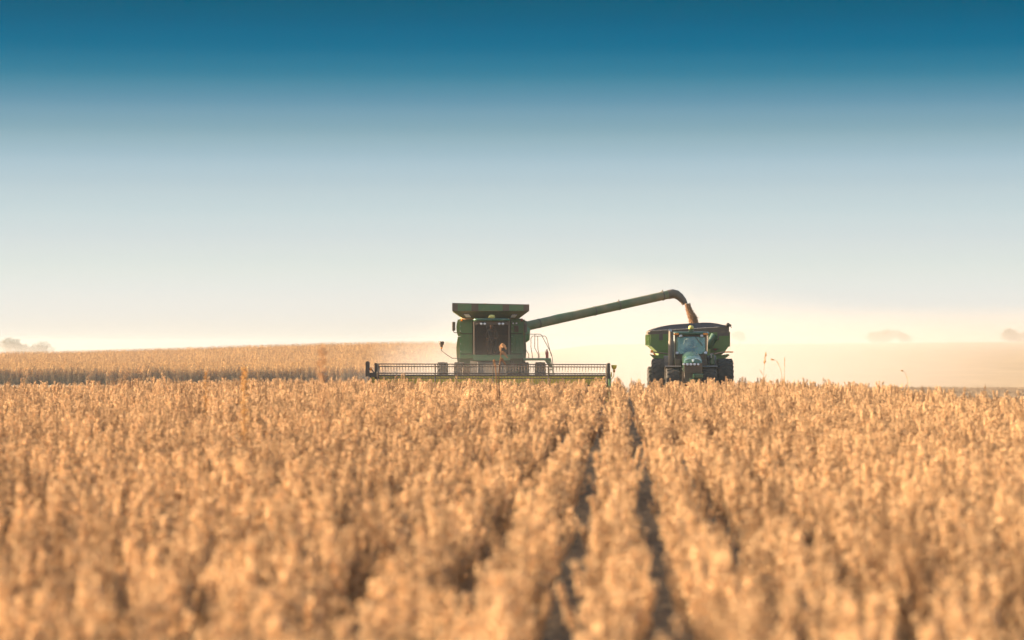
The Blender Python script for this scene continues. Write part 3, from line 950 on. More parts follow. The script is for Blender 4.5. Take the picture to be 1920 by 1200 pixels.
    for y in (686, 693.5, 701):
        ld.box(cx(1029.8 + (y - 676) * .02, .7), cx(1033.5 + (y - 676) * .16, .7), .6, .8, cz(y, .7) - .02, cz(y, .7) + .02)
    ld.hexa([(cx(1022, .7), .65, cz(676.1, .7)), (cx(1032, .7), .65, cz(676.1, .7)), (cx(1032, .7), .75, cz(676.1, .7)), (cx(1022, .7), .75, cz(676.1, .7)), (cx(1030, .7), .65, cz(688, .7)), (cx(1034, .7), .65, cz(688, .7)), (cx(1034, .7), .75, cz(688, .7)), (cx(1030, .7), .75, cz(688, .7))])
    ld.build('ladder', GREEN, root)
    fe = MB(); a, zb = cx(1026.4, .75), cz(671.5, .75)
    fe.lathe([(.001, 0), (.058, 0), (.064, .02), (.064, .25), (.04, .31), (.022, .33), (.022, .36), (.001, .36)], (a, .75, zb), 'z', 14, True, False)
    fo = fe.build('fire_extinguisher', REDM, root)
    m = MB(); m.box(a - .05, a + .03, .73, .77, zb + .361, zb + .39); m.tube([(a - .02, .75, zb + .37), (a - .085, .74, zb + .3), (a - .08, .74, zb + .16)], .012, 6); m.build('valve', BLACK, fo)
    # lamp on a long arm, left of the body
    m = MB(); m.tube([(cx(p, .8), .8, cz(q, .8)) for p, q in ((828, 654), (828.3, 657.5), (838, 665), (848, 671.4), (863, 672.3))], .017, 6)
    arm = m.build('lamp_arm', DGREY, root)
    m = MB(); m.lathe([(.001, .0), (.05, .0), (.065, .06), (.11, .16), (.115, .24), (.10, .26), (.001, .26)], (cx(828.4, .8), .8, cz(651, .8)), 'z', 14, True, False); m.build('lamp_hood', BROWN, arm)
    m = MB(); m.lathe([(.001, -.07), (.03, -.07), (.048, -.03), (.048, .0), (.001, .0)], (cx(828.4, .8), .8, cz(651, .8) - .004), 'z', 12, True, False)
    m.build('amber_lens', AMBER, arm)
    # ---- wheels: front duals and a pair of steered rear wheels
    w1 = make_wheel(root, (-1.44, 1.25, .90), .90, .46, 22, YELLOW)
    for xx in (-2.18, 1.44, 2.18): copy_part(w1, root, (xx, 1.25, .90))
    w2 = make_wheel(root, (-1.25, 5.6, .66), .66, .42, 18, YELLOW); copy_part(w2, root, (1.25, 5.6, .66))
    # ---- feeder house under the cab
    f = MB(); f.prism([(1.44, 1.84), (.2, 1.84), (-2.35, 1.18), (-2.35, .45), (.3, 1.0), (1.44, 1.15)], -.95, .62, 'x')
    fh = f.build('feeder_house', DGREY, root, bevel=.03)
    m = MB(); m.box(-1.30, -.96, -.9, 1.43, 1.2, 1.62); m.build('drive_shield', BROWN, root, bevel=.03); m = MB(); m.box(.63, 1.05, .1, 1.43, 1.25, 1.7); m.build('drive_shield', BROWN, root, bevel=.03)
    m = MB()
    for (x, a0, a1) in ((-.6, .2, -1.9), (.3, .2, -1.9)):
        m.tube([(x, a0 - .25, 1.80), (x, a1, 1.30)], .035, 8)
    m.tube([(.85, 1.3, 1.85), (1.0, .4, 1.5), (.6, -.8, 1.32)], .025, 6); m.tube([(.95, 1.3, 1.8), (1.15, .5, 1.45), (.66, -.6, 1.25)], .025, 6)
    m.build('hydraulic_hose', BLACK, root)
    # ---- header
    VB, VR = -2.36, -3.35
    HL, HRR = cx(690, VR), cx(1142, VR)
    hd = MB()
    hd.prism([(VB, .22), (VB, 1.22), (VB - .03, 1.27), (VB - .07, 1.22), (VB - .07, .32), (VB - 1.5, .16), (VB - 1.5, .12), (VB - .2, .18)], HL + .05, HRR - .05, 'x')
    header = hd.build('header', YELLOW, root)
    m = MB(); m.tube([(HL + .05, VB + .06, 1.18), (HRR - .05, VB + .06, 1.18)], .05, 8); m.build('top_beam', PALE, header)
    m = MB()
    m.tube([(HL + .2, VB - .5, .55), (HRR - .2, VB - .5, .55)], .19, 14)
    nfl = 46
    for k in range(nfl):
        x = HL + .3 + (HRR - HL - .6) * k / (nfl - 1); s = -1 if x < 0 else 1
        if abs(x) < .6: continue
        m.lathe([(.19, -.006), (.30, s * .05 - .006), (.30, s * .05 + .006), (.19, .006)], (x, VB - .5, .55), 'x', 14)
    m.build('feed_auger', DGREY, header)
    m = MB(); m.box(HL + .1, HRR - .1, VB - 1.62, VB - 1.51, .10, .135)
    x = HL + .15
    while x < HRR - .15:
        m.add([(x - .03, VB - 1.62, .105), (x + .03, VB - 1.62, .105), (x, VB - 1.76, .115), (x, VB - 1.62, .13)], [(0, 2, 1), (0, 1, 3), (1, 2, 3), (2, 0, 3)]); x += .0762
    m.build('cutter_bar', STEEL, header)
    for (a, s) in ((HL, -1), (HRR, 1)):
        e = MB(); x0, x1 = (a - .06, a + .045) if s < 0 else (a - .045, a + .06)
        e.prism([(VB + .05, .15), (VB + .05, 1.30), (VB - .35, 1.22), (VB - 1.2, .75), (VB - 2.1, .28), (VB - 2.5, .08), (VB - 1.4, .08)], x0, x1, 'x')
        e.build('end_sheet', DGREY if s < 0 else GREEN, header, bevel=.02)
    # tall crop divider at the left end
    dv = MB(); vd = VR - .3
    xa, xb = cx(683.0, vd), cx(690.2, vd); zt_, zb_ = cz(677.2, vd), cz(706, vd); rr = (xb - xa) / 2
    poly = [(xa, zb_), (xb, zb_)] + [(xa + rr + rr * math.cos(a), zt_ - rr + rr * math.sin(a)) for a in np.linspace(0, math.pi, 9)]
    dv.prism(poly, vd - .05, vd + .45, 'y'); dv.build('crop_divider', BLACK, header, bevel=.02)
    m = MB(); m.box(cx(690.3, vd), cx(705, vd), vd + .05, vd + .3, cz(707, vd), cz(699, vd)); m.tube([(cx(692, vd), vd + .1, cz(690, vd)), (cx(699, vd), vd + .1, cz(699, vd))], .03, 6); m.build('divider_bracket', BLACK, header, bevel=.02)
    m = MB(); m.ball((cx(692.6, vd), vd + .02, cz(691.8, vd)), (.065, .05, .075), 12, 8); m.build('amber_lamp', AMBER, header)
    # lamp at the right end
    m = MB(); q = (cx(1149.2, VR), VR, cz(693, VR))
    m.lathe([(.001, .02), (.05, .02), (.075, .06), (.115, .12), (.118, .20), (.10, .22), (.001, .22)], (q[0], q[1], q[2] - .02), 'z', 14, True, False); h = m.build('lamp_hood', YELLOW, header)
    m = MB(); m.ball((q[0], q[1] - .02, q[2] - .06), (.055, .05, .07), 12, 8); m.build('amber_lamp', AMBER, header)
    m = MB(); m.tube([(q[0], q[1], q[2] - .1), (q[0] - .02, q[1], q[2] - .3), (q[0] - .12, q[1], q[2] - .42), (HRR, q[1], q[2] - .5)], .02, 6); m.tube([(cx(1144, VR), VR, cz(707, VR)), (cx(1144, VR), VR, cz(698, VR))], .03, 6); m.build('lamp_post', YELLOW, header)
    # ---- reel: end plates, six bats with tines
    RL, RRt = cx(706.4, VR), cx(1135.6, VR)
    rc, rrad = 1.245, .525
    rl = MB(); rl.tube([(RL, VR, rc), (RRt, VR, rc)], .04, 10)
    reel = rl.build('reel', DGREY, header)
    def tilt(x): return -.028 * (x - RL) / (RRt - RL)
    for k in range(6):
        a = R(72 + 60 * k)
        y, z = VR - math.cos(a - R(90)) * 0 - rrad * math.cos(a) * (-1), rc + rrad * math.sin(a)
        y = VR - rrad * math.cos(a) * (1 if True else 0)
        m = MB(); m.tube([(RL, y, z), (RRt, y, z + tilt(RRt))], .023, 8)
        x = RL + .06
        while x < RRt - .03:
            m.tube([(x, y, z), (x, y + .015, z - .14), (x, y + .05, z - .25)], [.0095, .0085, .006], 4, False)
            x += .125
        m.build('bat', BROWN, reel)
    for x in (RL, cx(814, VR), cx(922, VR), cx(1026, VR), RRt):
        m = MB(); end = x in (RL, RRt)
        th = .05 if end else .02
        if end:
            m.lathe([(.03, -th), (.10, -th), (.10, th), (.03, th)], (x, VR, rc), 'x', 16)
        for k in range(6):
            a = R(72 + 60 * k)
            m.tube([(x, VR, rc), (x, VR - rrad * math.cos(a), rc + rrad * math.sin(a))], .035 if end else .022, 6)
            b2 = R(72 + 60 * (k + 1))
            if end: m.tube([(x, VR - rrad * math.cos(a), rc + rrad * math.sin(a)), (x, VR - rrad * math.cos(b2), rc + rrad * math.sin(b2))], .03, 6)
        m.build('spider', DGREY, reel)
    for x in (RL - .09, RRt + .09):
        m = MB(); m.tube([(x, VB + .1, 1.42), (x, VR - .1, rc + .03)], .05, 8); m.box(x - .05, x + .05, VR - .12, VR + .12, rc - .15, cz(680.6, VR)); m.build('reel_arm', BLACK, header, bevel=.01)
    return root
build_combine()
p_, hy_ = person_mesh('person', (CX0 - .01, DC + .86, 2.62), R(0.9), mats_person(SHIRT2), (.17, -.56, .22))
tag(p_, 'person in a dark blue shirt driving the combine behind its tinted windshield', 'person')

# ------------------------------------------------------------------ tractor
DT = 119.0
TX0 = (1295 - 960) / FPX * DT
def tx(px, v): return (px - 960) / FPX * (DT + v) - TX0
def tz(py, v): return EYE - (py - HZ) / FPX * (DT + v)

def build_tractor():
    root = empty('tractor', (TX0, DT, 0), R(-1.8))
    tag(root, 'green tractor with rounded hood facing the viewer, hitched in front of the grain cart', 'tractor')
    # hood: lofted nose
    def sec(v, hw, z0, z1, cr=.16, tw=.80):
        return [(-hw, v, z0), (-hw, v, z1 - cr * 1.6), (-hw * .97, v, z1 - cr * .9), (-hw * tw, v, z1 - cr * .3), (-hw * tw * .6, v, z1 - .02), (0, v, z1), (hw * tw * .6, v, z1 - .02), (hw * tw, v, z1 - cr * .3), (hw * .97, v, z1 - cr * .9), (hw, v, z1 - cr * 1.6), (hw, v, z0)]
    h = MB()
    h.loft([sec(-.25, .40, 1.45, 2.30, .22, .60), sec(-1.2, .40, 1.45, 2.24, .2, .64), sec(-2.2, .40, 1.42, 2.13, .18, .70), sec(-2.75, .40, 1.42, 2.00, .14, .8), sec(-3.0, .395, 1.45, 1.86, .08, .88), sec(-3.06, .39, 1.5, 1.80, .05, .9)])
    hood = h.build('hood', GREEN2, root)
    # pale creases and emblem on the nose
    for s in (-1, 1):
        m = MB(); m.tube([(s * .08, -2.83, 2.0 - .02), (s * .22, -2.86, 1.965), (s * .345, -2.88, 1.90)], [.012, .018, .012], 6)
        m.build('hood_crease', PALE, hood)
    m = MB(); m.prism([(-.05, 0), (-.035, -.10), (0, -.15), (.035, -.10), (.05, 0), (.02, .03), (0, .015), (-.02, .03)], -.012, .012, 'y')
    e = m.build('emblem', PALE, hood, bevel=.004); e.location = (0, -2.945, 1.935); e.rotation_euler = (R(-52), 0, 0)
    g = MB(); g.box(-.385, .385, -3.10, -3.062, 1.36, 1.79)
    for k in range(9):
        z = 1.38 + k * .032; g.box(-.35, .35, -3.112, -3.101, z, z + .014)
    gr = g.build('grille', BROWN, root, bevel=.01)
    for i, px in enumerate((1286.6, 1292.9, 1299.8, 1306.6, 1313.4)):
        lamp(root, (tx(px, -3.1), -3.125, tz(683.1, -3.1)), .046 if i in (0, 4) else .055, .05, name='headlight', oval=1.2)
    m = MB(); m.box(-.38, .38, -3.0, -.3, .95, 1.44); m.box(-.42, .42, -.3, 1.5, .75, 1.5); m.build('engine_block', DGREY, root, bevel=.03)
    m = MB()
    m.box(-.02, .42, -3.42, -3.13, 1.14, 1.335); m.box(-.16, .30, -3.30, -3.12, .9, 1.139); m.build('front_weight', GREEN2, root, bevel=.03)
    # cab
    zr = tz(628.4, 0)
    for s in (-1, 1):
        c = MB(); c.hexa([(s * .70, .0, 1.75), (s * .64, -.02, 1.75), (s * .64, .07, 1.75), (s * .70, .09, 1.75), (s * .71, .06, zr), (s * .645, .04, zr), (s * .645, .13, zr), (s * .71, .15, zr)])
        c.build('pillar', BROWN, root, bevel=.012)
        c = MB(); c.box(min(s * .78, s * .70), max(s * .78, s * .70), 1.45, 1.56, 1.75, zr); c.build('pillar', BROWN, root, bevel=.012)
    c = MB(); c.box(-.64, .64, .05, .12, zr - .09, zr); c.build('visor', BROWN, root, bevel=.01)
    m = MB(); m.box(-.72, .72, .10, 1.56, 1.52, 1.73); m.hexa([(-.625, .0, 1.732), (.625, .0, 1.732), (.625, .12, 1.732), (-.625, .12, 1.732), (-.63, .02, 2.16), (.63, .02, 2.16), (.63, .13, 2.16), (-.63, .13, 2.16)])
    m.box(-.69, -.46, -.9, -.02, 1.45, 1.95); m.box(.46, .69, -.9, -.02, 1.45, 1.9)
    m.build('firewall', BROWN, root, bevel=.02)
    rf = MB(); rings = []
    for z, e in ((zr + .002, -.10), (zr + .03, .0), (zr + .10, .01), (zr + .145, -.04), (zr + .155, -.2)):
        ring = []
        for k in range(32):
            a = 2 * math.pi * (k + .5) / 32
            ring.append((math.copysign(abs(math.cos(a)) ** .3, math.cos(a)) * (.815 + e), .72 + math.copysign(abs(math.sin(a)) ** .3, math.sin(a)) * (.88 + e), z))
        rings.append(ring)
    rf.loft(rings); rf.build('cab_roof', GREEN2, root)
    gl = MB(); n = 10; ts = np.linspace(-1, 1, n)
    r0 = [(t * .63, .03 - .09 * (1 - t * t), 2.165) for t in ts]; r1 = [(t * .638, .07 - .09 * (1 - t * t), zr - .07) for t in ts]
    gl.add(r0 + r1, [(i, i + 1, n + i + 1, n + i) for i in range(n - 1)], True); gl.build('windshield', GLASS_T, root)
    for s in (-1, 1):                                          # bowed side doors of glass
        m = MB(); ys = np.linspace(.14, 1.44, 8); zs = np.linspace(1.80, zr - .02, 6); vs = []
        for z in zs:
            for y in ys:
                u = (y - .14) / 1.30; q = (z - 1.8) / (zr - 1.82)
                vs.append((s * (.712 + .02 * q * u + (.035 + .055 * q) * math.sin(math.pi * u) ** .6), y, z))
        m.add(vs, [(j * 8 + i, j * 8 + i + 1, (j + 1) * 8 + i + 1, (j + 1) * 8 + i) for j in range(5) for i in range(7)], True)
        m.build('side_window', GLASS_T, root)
    m = MB(); m.add([(-.68, 1.57, 1.85), (.68, 1.57, 1.85), (.68, 1.57, zr - .03), (-.68, 1.57, zr - .03)], [(0, 1, 2, 3)]); m.build('rear_window', GLASS_R, root)
    m = MB(); m.hexa([(-.775, .16, 2.02), (-.715, .06, 2.02), (-.71, .16, 2.02), (-.765, .24, 2.02), (-.815, .17, zr), (-.715, .05, zr), (-.712, .16, zr), (-.80, .26, zr)]); m.build('sunlit_edge_strip', PALE, root, label='pale strip added to stand for the sunlit edge of the cab')  # added strip, coloured pale and angled to read as the cab's sunlit edge
    for px in (1268.4, 1323.0):
        m = MB(); a, z = tx(px, -.15), tz(626.3, -.15); m.box(a - .10, a + .10, -.185, -.12, z - .045, z + .045); m.build('turn_signal', AMBER, root, bevel=.015)
    for px, py in ((1276.6, 629.4), (1315.9, 629.4), (1269.6, 662.0), (1323.0, 661.6)):
        lamp(root, (tx(px, -.1), -.12, tz(py, -.1)), .066, .1, oval=1.15)
    g = MB(); receiver(g, (tx(1296, -.1), -.06, tz(616.6, -.1)), 1.0); g.build('satellite_receiver', CREAM, root)
    g = MB(); g.box(tx(1296, -.1) - .10, tx(1296, -.1) + .10, -.14, .02, zr + .13, tz(616.6, -.1) - .022); g.build('receiver_bracket', GREEN2, root, bevel=.02)
    m = MB(); a = tx(1302, -.05); m.tube([(tx(1303.5, -.05), -.03, tz(631.5, -.05)), (tx(1311, -.05), -.05, tz(640, -.05)), (tx(1318, -.05), -.05, tz(648, -.05))], .013, 5); m.box(a - .08, a + .06, -.01, .045, zr - .16, zr - .06); m.build('wiper', BLACK, root)
    seat_and_wheel(root, -.02, .85, 1.731, .42, 2.42)
    # exhaust stack
    m = MB(); a = tx(1258.8, -.25)
    m.tube([(a, -.30, tz(686, -.25)), (a, -.30, tz(640, -.25)), (a, -.30, tz(639, -.25)), (a, -.30, tz(621.6, -.25))], [.135, .13, .115, .11], 18)
    ex = m.build('exhaust_stack', DGREY, root)
    m = MB(); m.tube([(a - .03, -.30, tz(622, -.25) - .05), (a - .03, -.30, tz(620.4, -.25)), (a - .09, -.28, tz(618.8, -.25))], .07, 10, False); m.build('exhaust_tip', STEEL, ex)
    # tank and filler on the right
    m = MB(); m.box(tx(1330, .2), tx(1339.5, .2), .1, .8, tz(684, .2), tz(664.5, .2)); m.build('side_tank', GREEN2, root, bevel=.05)
    m = MB(); m.tube([(tx(1333.3, .05), .05, tz(671, .05)), (tx(1333.3, .05), .05, tz(665, .05))], .03, 8); m.box(tx(1331, .05), tx(1336, .05), .0, .1, tz(665.0, .05), tz(663.2, .05)); m.build('filler_pipe', STEEL, root, bevel=.01)
    for s in (-1, 1):
        m = MB(); m.box(min(s * .75, s * 1.02), max(s * .75, s * 1.02), -.1, .75, .75, 1.3)
        for k in range(3): m.box(min(s * .78, s * 1.1), max(s * .78, s * 1.1), .05, .4, .5 + .27 * k - .02, .5 + .27 * k + .02)
        m.build('steps', DGREY, root, bevel=.03)
    # wheels and fenders
    vf, vr = -2.25, 1.15
    rfz = .80; rrz = .985
    wf = make_wheel(root, (tx(1265.2, vf), vf, rfz), rfz, .60, 20, YELLOW); copy_part(wf, root, (tx(1332.8, vf), vf, rfz))
    wr_ = make_wheel(root, (tx(1235.5, vr), vr, rrz), rrz, .70, 22, YELLOW); copy_part(wr_, root, (tx(1357.0, vr), vr, rrz))
    for px in (1265.2, 1332.8):
        m = MB(); a = tx(px, vf); A_ = np.linspace(R(72), R(160), 10)
        for off0, off1 in ((.87, .90),):
            rings = []
            for an in A_:
                y0, z0 = vf - math.cos(an) * off0, rfz + math.sin(an) * off0; y1, z1 = vf - math.cos(an) * off1, rfz + math.sin(an) * off1
                rings.append([(a - .33, y0, z0 - .03), (a + .33, y0, z0 - .03), (a + .35, y1, z1 - .03), (a - .35, y1, z1 - .03)])
            m.loft(rings, True, False)
        m.build('front_fender', BLACK, root)
    m = MB(); m.tube([(-1.2, vf, rfz), (1.2, vf, rfz)], .11, 10); m.build('axle', DGREY, root); m = MB(); m.tube([(-1.5, vr, rrz), (1.5, vr, rrz)], .13, 10); m.build('axle', DGREY, root)
    for s in (-1, 1):
        m = MB(); A_ = np.linspace(R(35), R(140), 10); rings = []
        for an in A_:
            y0, z0 = vr - math.cos(an) * 1.06, rrz + math.sin(an) * 1.06; y1, z1 = vr - math.cos(an) * 1.10, rrz + math.sin(an) * 1.10
            xa, xb = sorted((s * .79, s * 1.15))
            rings.append([(xa, y0, z0), (xb, y0, z0), (xb, y1, z1), (xa, y1, z1)])
        m.loft(rings, True, False); m.build('rear_fender', BLACK, root)
    # amber warning lamps on arms at the cab sides
    for (pa, pb, pyb, pyl) in ((1252, 1222, 661, 658.5), (1338, 1357, 661, 660.6)):
        v = 1.9
        m = MB(); m.tube([(tx(pa, v), v, tz(pyb + 3, v)), (tx(pb, v), v, tz(pyb - 1, v))], .035, 6); ar = m.build('lamp_arm', BROWN, root)
        m = MB()
        if pb < 1290:
            m.box(tx(1217.2, v), tx(1222.2, v), v - .05, v + .03, tz(661.5, v), tz(656.6, v)); m.hexa([(tx(1221, v), v - .03, tz(661.8, v)), (tx(1225, v), v - .03, tz(661.8, v)), (tx(1225, v), v + .03, tz(661.8, v)), (tx(1221, v), v + .03, tz(661.8, v)), (tx(1225, v), v - .03, tz(667.5, v)), (tx(1228, v), v - .03, tz(666.5, v)), (tx(1228, v), v + .03, tz(666.5, v)), (tx(1225, v), v + .03, tz(667.5, v))])
        else:
            m.box(tx(1357, v), tx(1372, v), v - .05, v + .03, tz(661.2, v), tz(658.8, v))
        m.build('amber_reflector', AMBER, ar, bevel=.01)
    m = MB(); m.tube([(0, 1.5, .62), (0, 2.7, .58)], .05, 8); m.box(-.3, .3, 1.5, 1.7, .5, 1.2); m.build('drawbar', DGREY, root, bevel=.01)
    return root
build_tractor()
p_, hy_ = person_mesh('person', (TX0 - .02 + .03, DT + .91, 2.235), R(-1.8), mats_person(SHIRT), (.17, -.50, .21))
tag(p_, 'person in a pale shirt at the steering wheel of the tractor cab', 'person')
p_.name = 'person'

# ------------------------------------------------------------------ grain cart
DG = 123.6
GX0 = (1293 - 960) / FPX * DG
def gx(px, v): return (px - 960) / FPX * (DG + v) - GX0
def gz(py, v): return EYE - (py - HZ) / FPX * (DG + v)

def build_cart():
    root = empty('grain_cart', (GX0, DG, 0), R(-1.1))
    tag(root, 'green grain cart with sloping sides and grey arched tarp behind the tractor', 'grain cart')
    P = lambda px, py: (gx(px, 0), gz(py, 0))
    LN = 6.0
    out = [P(1219.4, 627.0), P(1219.4, 647.5), P(1235, 662.0), P(1237, 684.0), P(1349, 684.0), P(1350, 668), P(1358.5, 660.3), P(1366.6, 649.0), P(1366.9, 622.0)]
    # open-topped hull: front and back walls, side and floor sheets
    h = MB(); th = .05
    topL, topR = out[0], out[-1]
    h.prism(out, 0, th, 'y'); h.prism(out, LN - th, LN, 'y')
    cxm = sum(p[0] for p in out) / len(out); 
    inn = []
    for (a, b) in zip(out[:-1], out[1:]):
        d = Vector((b[0] - a[0], b[1] - a[1])).normalized(); nrm = Vector((-d.y, d.x)) * .05
        q = [a, b, (b[0] + nrm.x, b[1] + nrm.y), (a[0] + nrm.x, a[1] + nrm.y)]
        h.prism(q, th + .002, LN - th - .002, 'y')
    hull = h.build('hopper', CARTG, root, bevel=.012)
    # stiffening ribs and side rails on the long sides
    for s in (0, 1):
        m = MB(); pa, pb = (out[0], out[1]) if s == 0 else (out[-1], out[-2]); sg = -1 if s == 0 else 1
        for k in range(7):
            y = .25 + k * .9; x0 = pa[0] + sg * .001; x1 = x0 + sg * .06
            m.box(min(x0, x1), max(x0, x1), y, y + .09, pb[1], pa[1])
        pc = out[2] if s == 0 else out[-3]
        m.tube([(pb[0] + sg * .02, 0.02, pb[1]), (pb[0] + sg * .02, LN, pb[1])], .03, 6)
        m.build('side_rib', CARTG, hull)
    # raised dark extension above the hull
    e = MB()
    tl, tr = P(1219.0, 620.4), P(1367.2, 612.2); bl, br = (topL[0], topL[1] + .004), (topR[0], topR[1] + .004)
    e.prism([bl, br, tr, tl], -.012, .035, 'y'); e.prism([bl, br, tr, tl], LN - .035, LN + .012, 'y')
    e.prism([bl, (bl[0] + .05, bl[1]), (tl[0] + .05, tl[1]), tl], .036, LN - .036, 'y'); e.prism([br, tr, (tr[0] - .05, tr[1]), (br[0] - .05, br[1])], .036, LN - .036, 'y')
    ext = e.build('hopper_extension', BROWN, root, bevel=.006)
    # dark front plate that hangs lower on the right
    m = MB(); m.prism([P(1345, 629.8), P(1366.7, 629.4), P(1366.7, 622.4), P(1345, 622.6)], -.02, -.003, 'y'); m.build('front_plate', BROWN, root)
    for (xa, xb, ya, yb) in ((1236.0, 1242.8, 625.5, 637.8), (1341.5, 1347.8, 629.9, 637.8)):
        m = MB(); m.box(gx(xa, 0), gx(xb, 0), -.045, -.022, gz(yb, 0), gz(ya, 0)); m.box(gx(xa + 1, 0), gx(xb - 1, 0), -.06, -.046, gz(yb - 2, 0), gz(yb - 4, 0)); m.build('latch_plate', BROWN, root, bevel=.008)
    m = MB(); c = P(1341.0, 654.0)
    m.prism([(c[0] - .17, c[1]), (c[0], c[1] - .11), (c[0] + .17, c[1]), (c[0], c[1] + .11)], -.016, -.002, 'y'); dm = m.build('diamond_plate', BROWN, root)
    m = MB(); m.prism([(c[0] - .07, c[1]), (c[0], c[1] - .045), (c[0] + .07, c[1]), (c[0], c[1] + .045)], -.022, -.017, 'y'); m.build('reflector', REDM, dm)
    # crease lines across the front sheet
    m = MB(); m.prism([P(1232.0, 656.2), P(1232.6, 657.2), P(1262, 658.4), P(1262, 656.6)], -.03, -.002, 'y'); m.build('front_brace', CARTG, root)
    # arched tarp over the front bows
    t = MB(); rings = []
    pts = [(1221, 620.0), (1230, 616.2), (1245, 611.9), (1262, 609.0), (1280, 607.6), (1300, 606.4), (1318, 605.2), (1332, 605.4), (1344, 606.9), (1356, 609.6), (1366.6, 612.4)]
    prof = [P(*p) for p in pts]
    base = [tl, tr]
    for k, y in enumerate((-.03, .25, .6, .95, 1.3)):
        sag = .0 if k in (0, 2, 4) else -.025
        rings.append([(x, y, z + .012 + (sag if 0 < i < len(prof) - 1 else 0)) for i, (x, z) in enumerate(prof)])
    n = len(prof)
    for k in range(4):
        t.add(rings[k] + rings[k + 1], [(i, i + 1, n + i + 1, n + i) for i in range(n - 1)], True)
    zlow = lambda x: tl[1] + (tr[1] - tl[1]) * (x - tl[0]) / (tr[0] - tl[0])
    lowr = [(x, -.03, zlow(x) + .006) for x, z in prof]
    t.add(rings[0] + lowr, [(i, n + i, n + i + 1, i + 1) for i in range(n - 1)], False)
    o = t.build('tarp', TARP, root); so = o.modifiers.new('thick', 'SOLIDIFY'); so.thickness = .012
    m = MB()
    for y in (2.6, 3.9, 5.2):
        m.tube([(x, y, z) for x, z in prof], .025, 6)
    m.tube([(tr[0] + .04, -.1, tr[1] + .05), (tr[0] + .04, LN, tr[1] + .05)], .06, 10)
    m.build('tarp_bow', DGREY, root)
    m = MB(); q = P(1364.8, 608.6); m.lathe([(.001, -.06), (.075, -.06), (.085, 0), (.075, .06), (.001, .06)], (q[0], -.06, q[1]), 'y', 12, True, False); m.tube([(q[0], -.1, q[1]), (q[0] + .13, -.12, q[1] - .1), (q[0] + .14, -.2, q[1] - .14)], .02, 6); m.build('tarp_crank', BLACK, root)
    m = MB(); q = P(1216.5, 624); m.box(q[0] - .04, q[0] + .06, .05, .4, q[1] - .06, q[1] + .03); m.build('tarp_hook', BROWN, root, bevel=.01)
    # folded unloading auger at the right front
    m = MB(); a = P(1325.5, 648.5); b = P(1339.5, 628.5)
    m.tube([(a[0], -.42, a[1] - .1), (a[0] + .06, -.42, a[1] + .02), (b[0], -.38, b[1])], [.15, .20, .20], 18); fa = m.build('folded_auger', GREEN2, root)
    m = MB(); m.tube([(a[0] - .02, -.42, a[1] - .12), (a[0] - .1, -.42, a[1] - .9)], .16, 14); m.box(a[0] + .1, a[0] + .55, -.35, -.03, a[1] - .12, a[1] - .02); m.build('auger_base', CARTG, root)
    # lower side wings above the wheels
    for s in (-1, 1):
        m = MB()
        if s > 0: pl = [P(1349, 667), P(1366.8, 664.0), P(1368.5, 666.2), P(1359, 673), P(1349, 684)]
        else: pl = [P(1219.5, 664.5), P(1237, 666.5), P(1237, 684), P(1229, 674)]
        m.prism(pl, .2, 1.4, 'y'); m.build('wheel_wing', CARTG, root, bevel=.01)
    m = MB(); m.tube([(gx(1322, -.3), -.3, gz(664, -.3)), (gx(1356, -.1), -.12, gz(661, -.1))], .04, 6); m.build('front_rail', BROWN, root)
    # chassis, tongue, wheels
    m = MB(); m.box(-.5, .5, .3, LN - .4, .85, 1.64); m.hexa([(-.12, -2.0, .5), (.12, -2.0, .5), (.45, .3, .85), (-.45, .3, .85), (-.12, -2.0, .68), (.12, -2.0, .68), (.45, .3, 1.1), (-.45, .3, 1.1)]); m.tube([(-1.7, 3.2, .8), (1.7, 3.2, .8)], .12, 10); m.build('chassis', CARTG, root, bevel=.02)
    wq = make_wheel(root, (-1.50, 3.2, .78), .78, .62, 18, STEEL); copy_part(wq, root, (1.55, 3.2, .78))
    return root
build_cart()

def grain_heap(name, c, rx, ry, h, seed, label, rz=0):
    m = MB(); rn_ = 40; nr = 9; vs = [(0, 0, h)]
    for j in range(1, nr + 1):
        t = j / nr
        for i in range(rn_):
            a = 2 * math.pi * i / rn_
            x, y = rx * t * math.copysign(abs(math.cos(a)) ** .6, math.cos(a)), ry * t * math.copysign(abs(math.sin(a)) ** .6, math.sin(a))
            vs.append((x, y, h * (1 - t) ** .9 + .05 * mnoise.noise(Vector((x * 2, y * 2, seed))) * (1 - t)))
    vs += [(x, y, -.25) for x, y, z in vs[-rn_:]]
    fs = [(0, 1 + i, 1 + (i + 1) % rn_) for i in range(rn_)]
    for j in range(nr):
        for i in range(rn_):
            a, b = 1 + j * rn_ + i, 1 + j * rn_ + (i + 1) % rn_
            fs.append((a, a + rn_, b + rn_, b))
    m.add(vs, fs, True)
    o = m.build(name, GRAIN, loc=c); o.rotation_euler = (0, 0, rz)
    tag(o, label, 'grain', kind='stuff')
grain_heap('grain_heap', (CX0 - .3, DC + 2.75, 3.95), 1.15, 1.8, .50, 2.2, 'heap of harvested beans just showing above the combine tank rim', R(.9))
grain_heap('grain_heap', (GX0 + .15, DG + 3.4, 2.75), 1.55, 2.2, .42, 5.2, 'heap of harvested beans inside the grain cart under the pouring stream', R(-2))

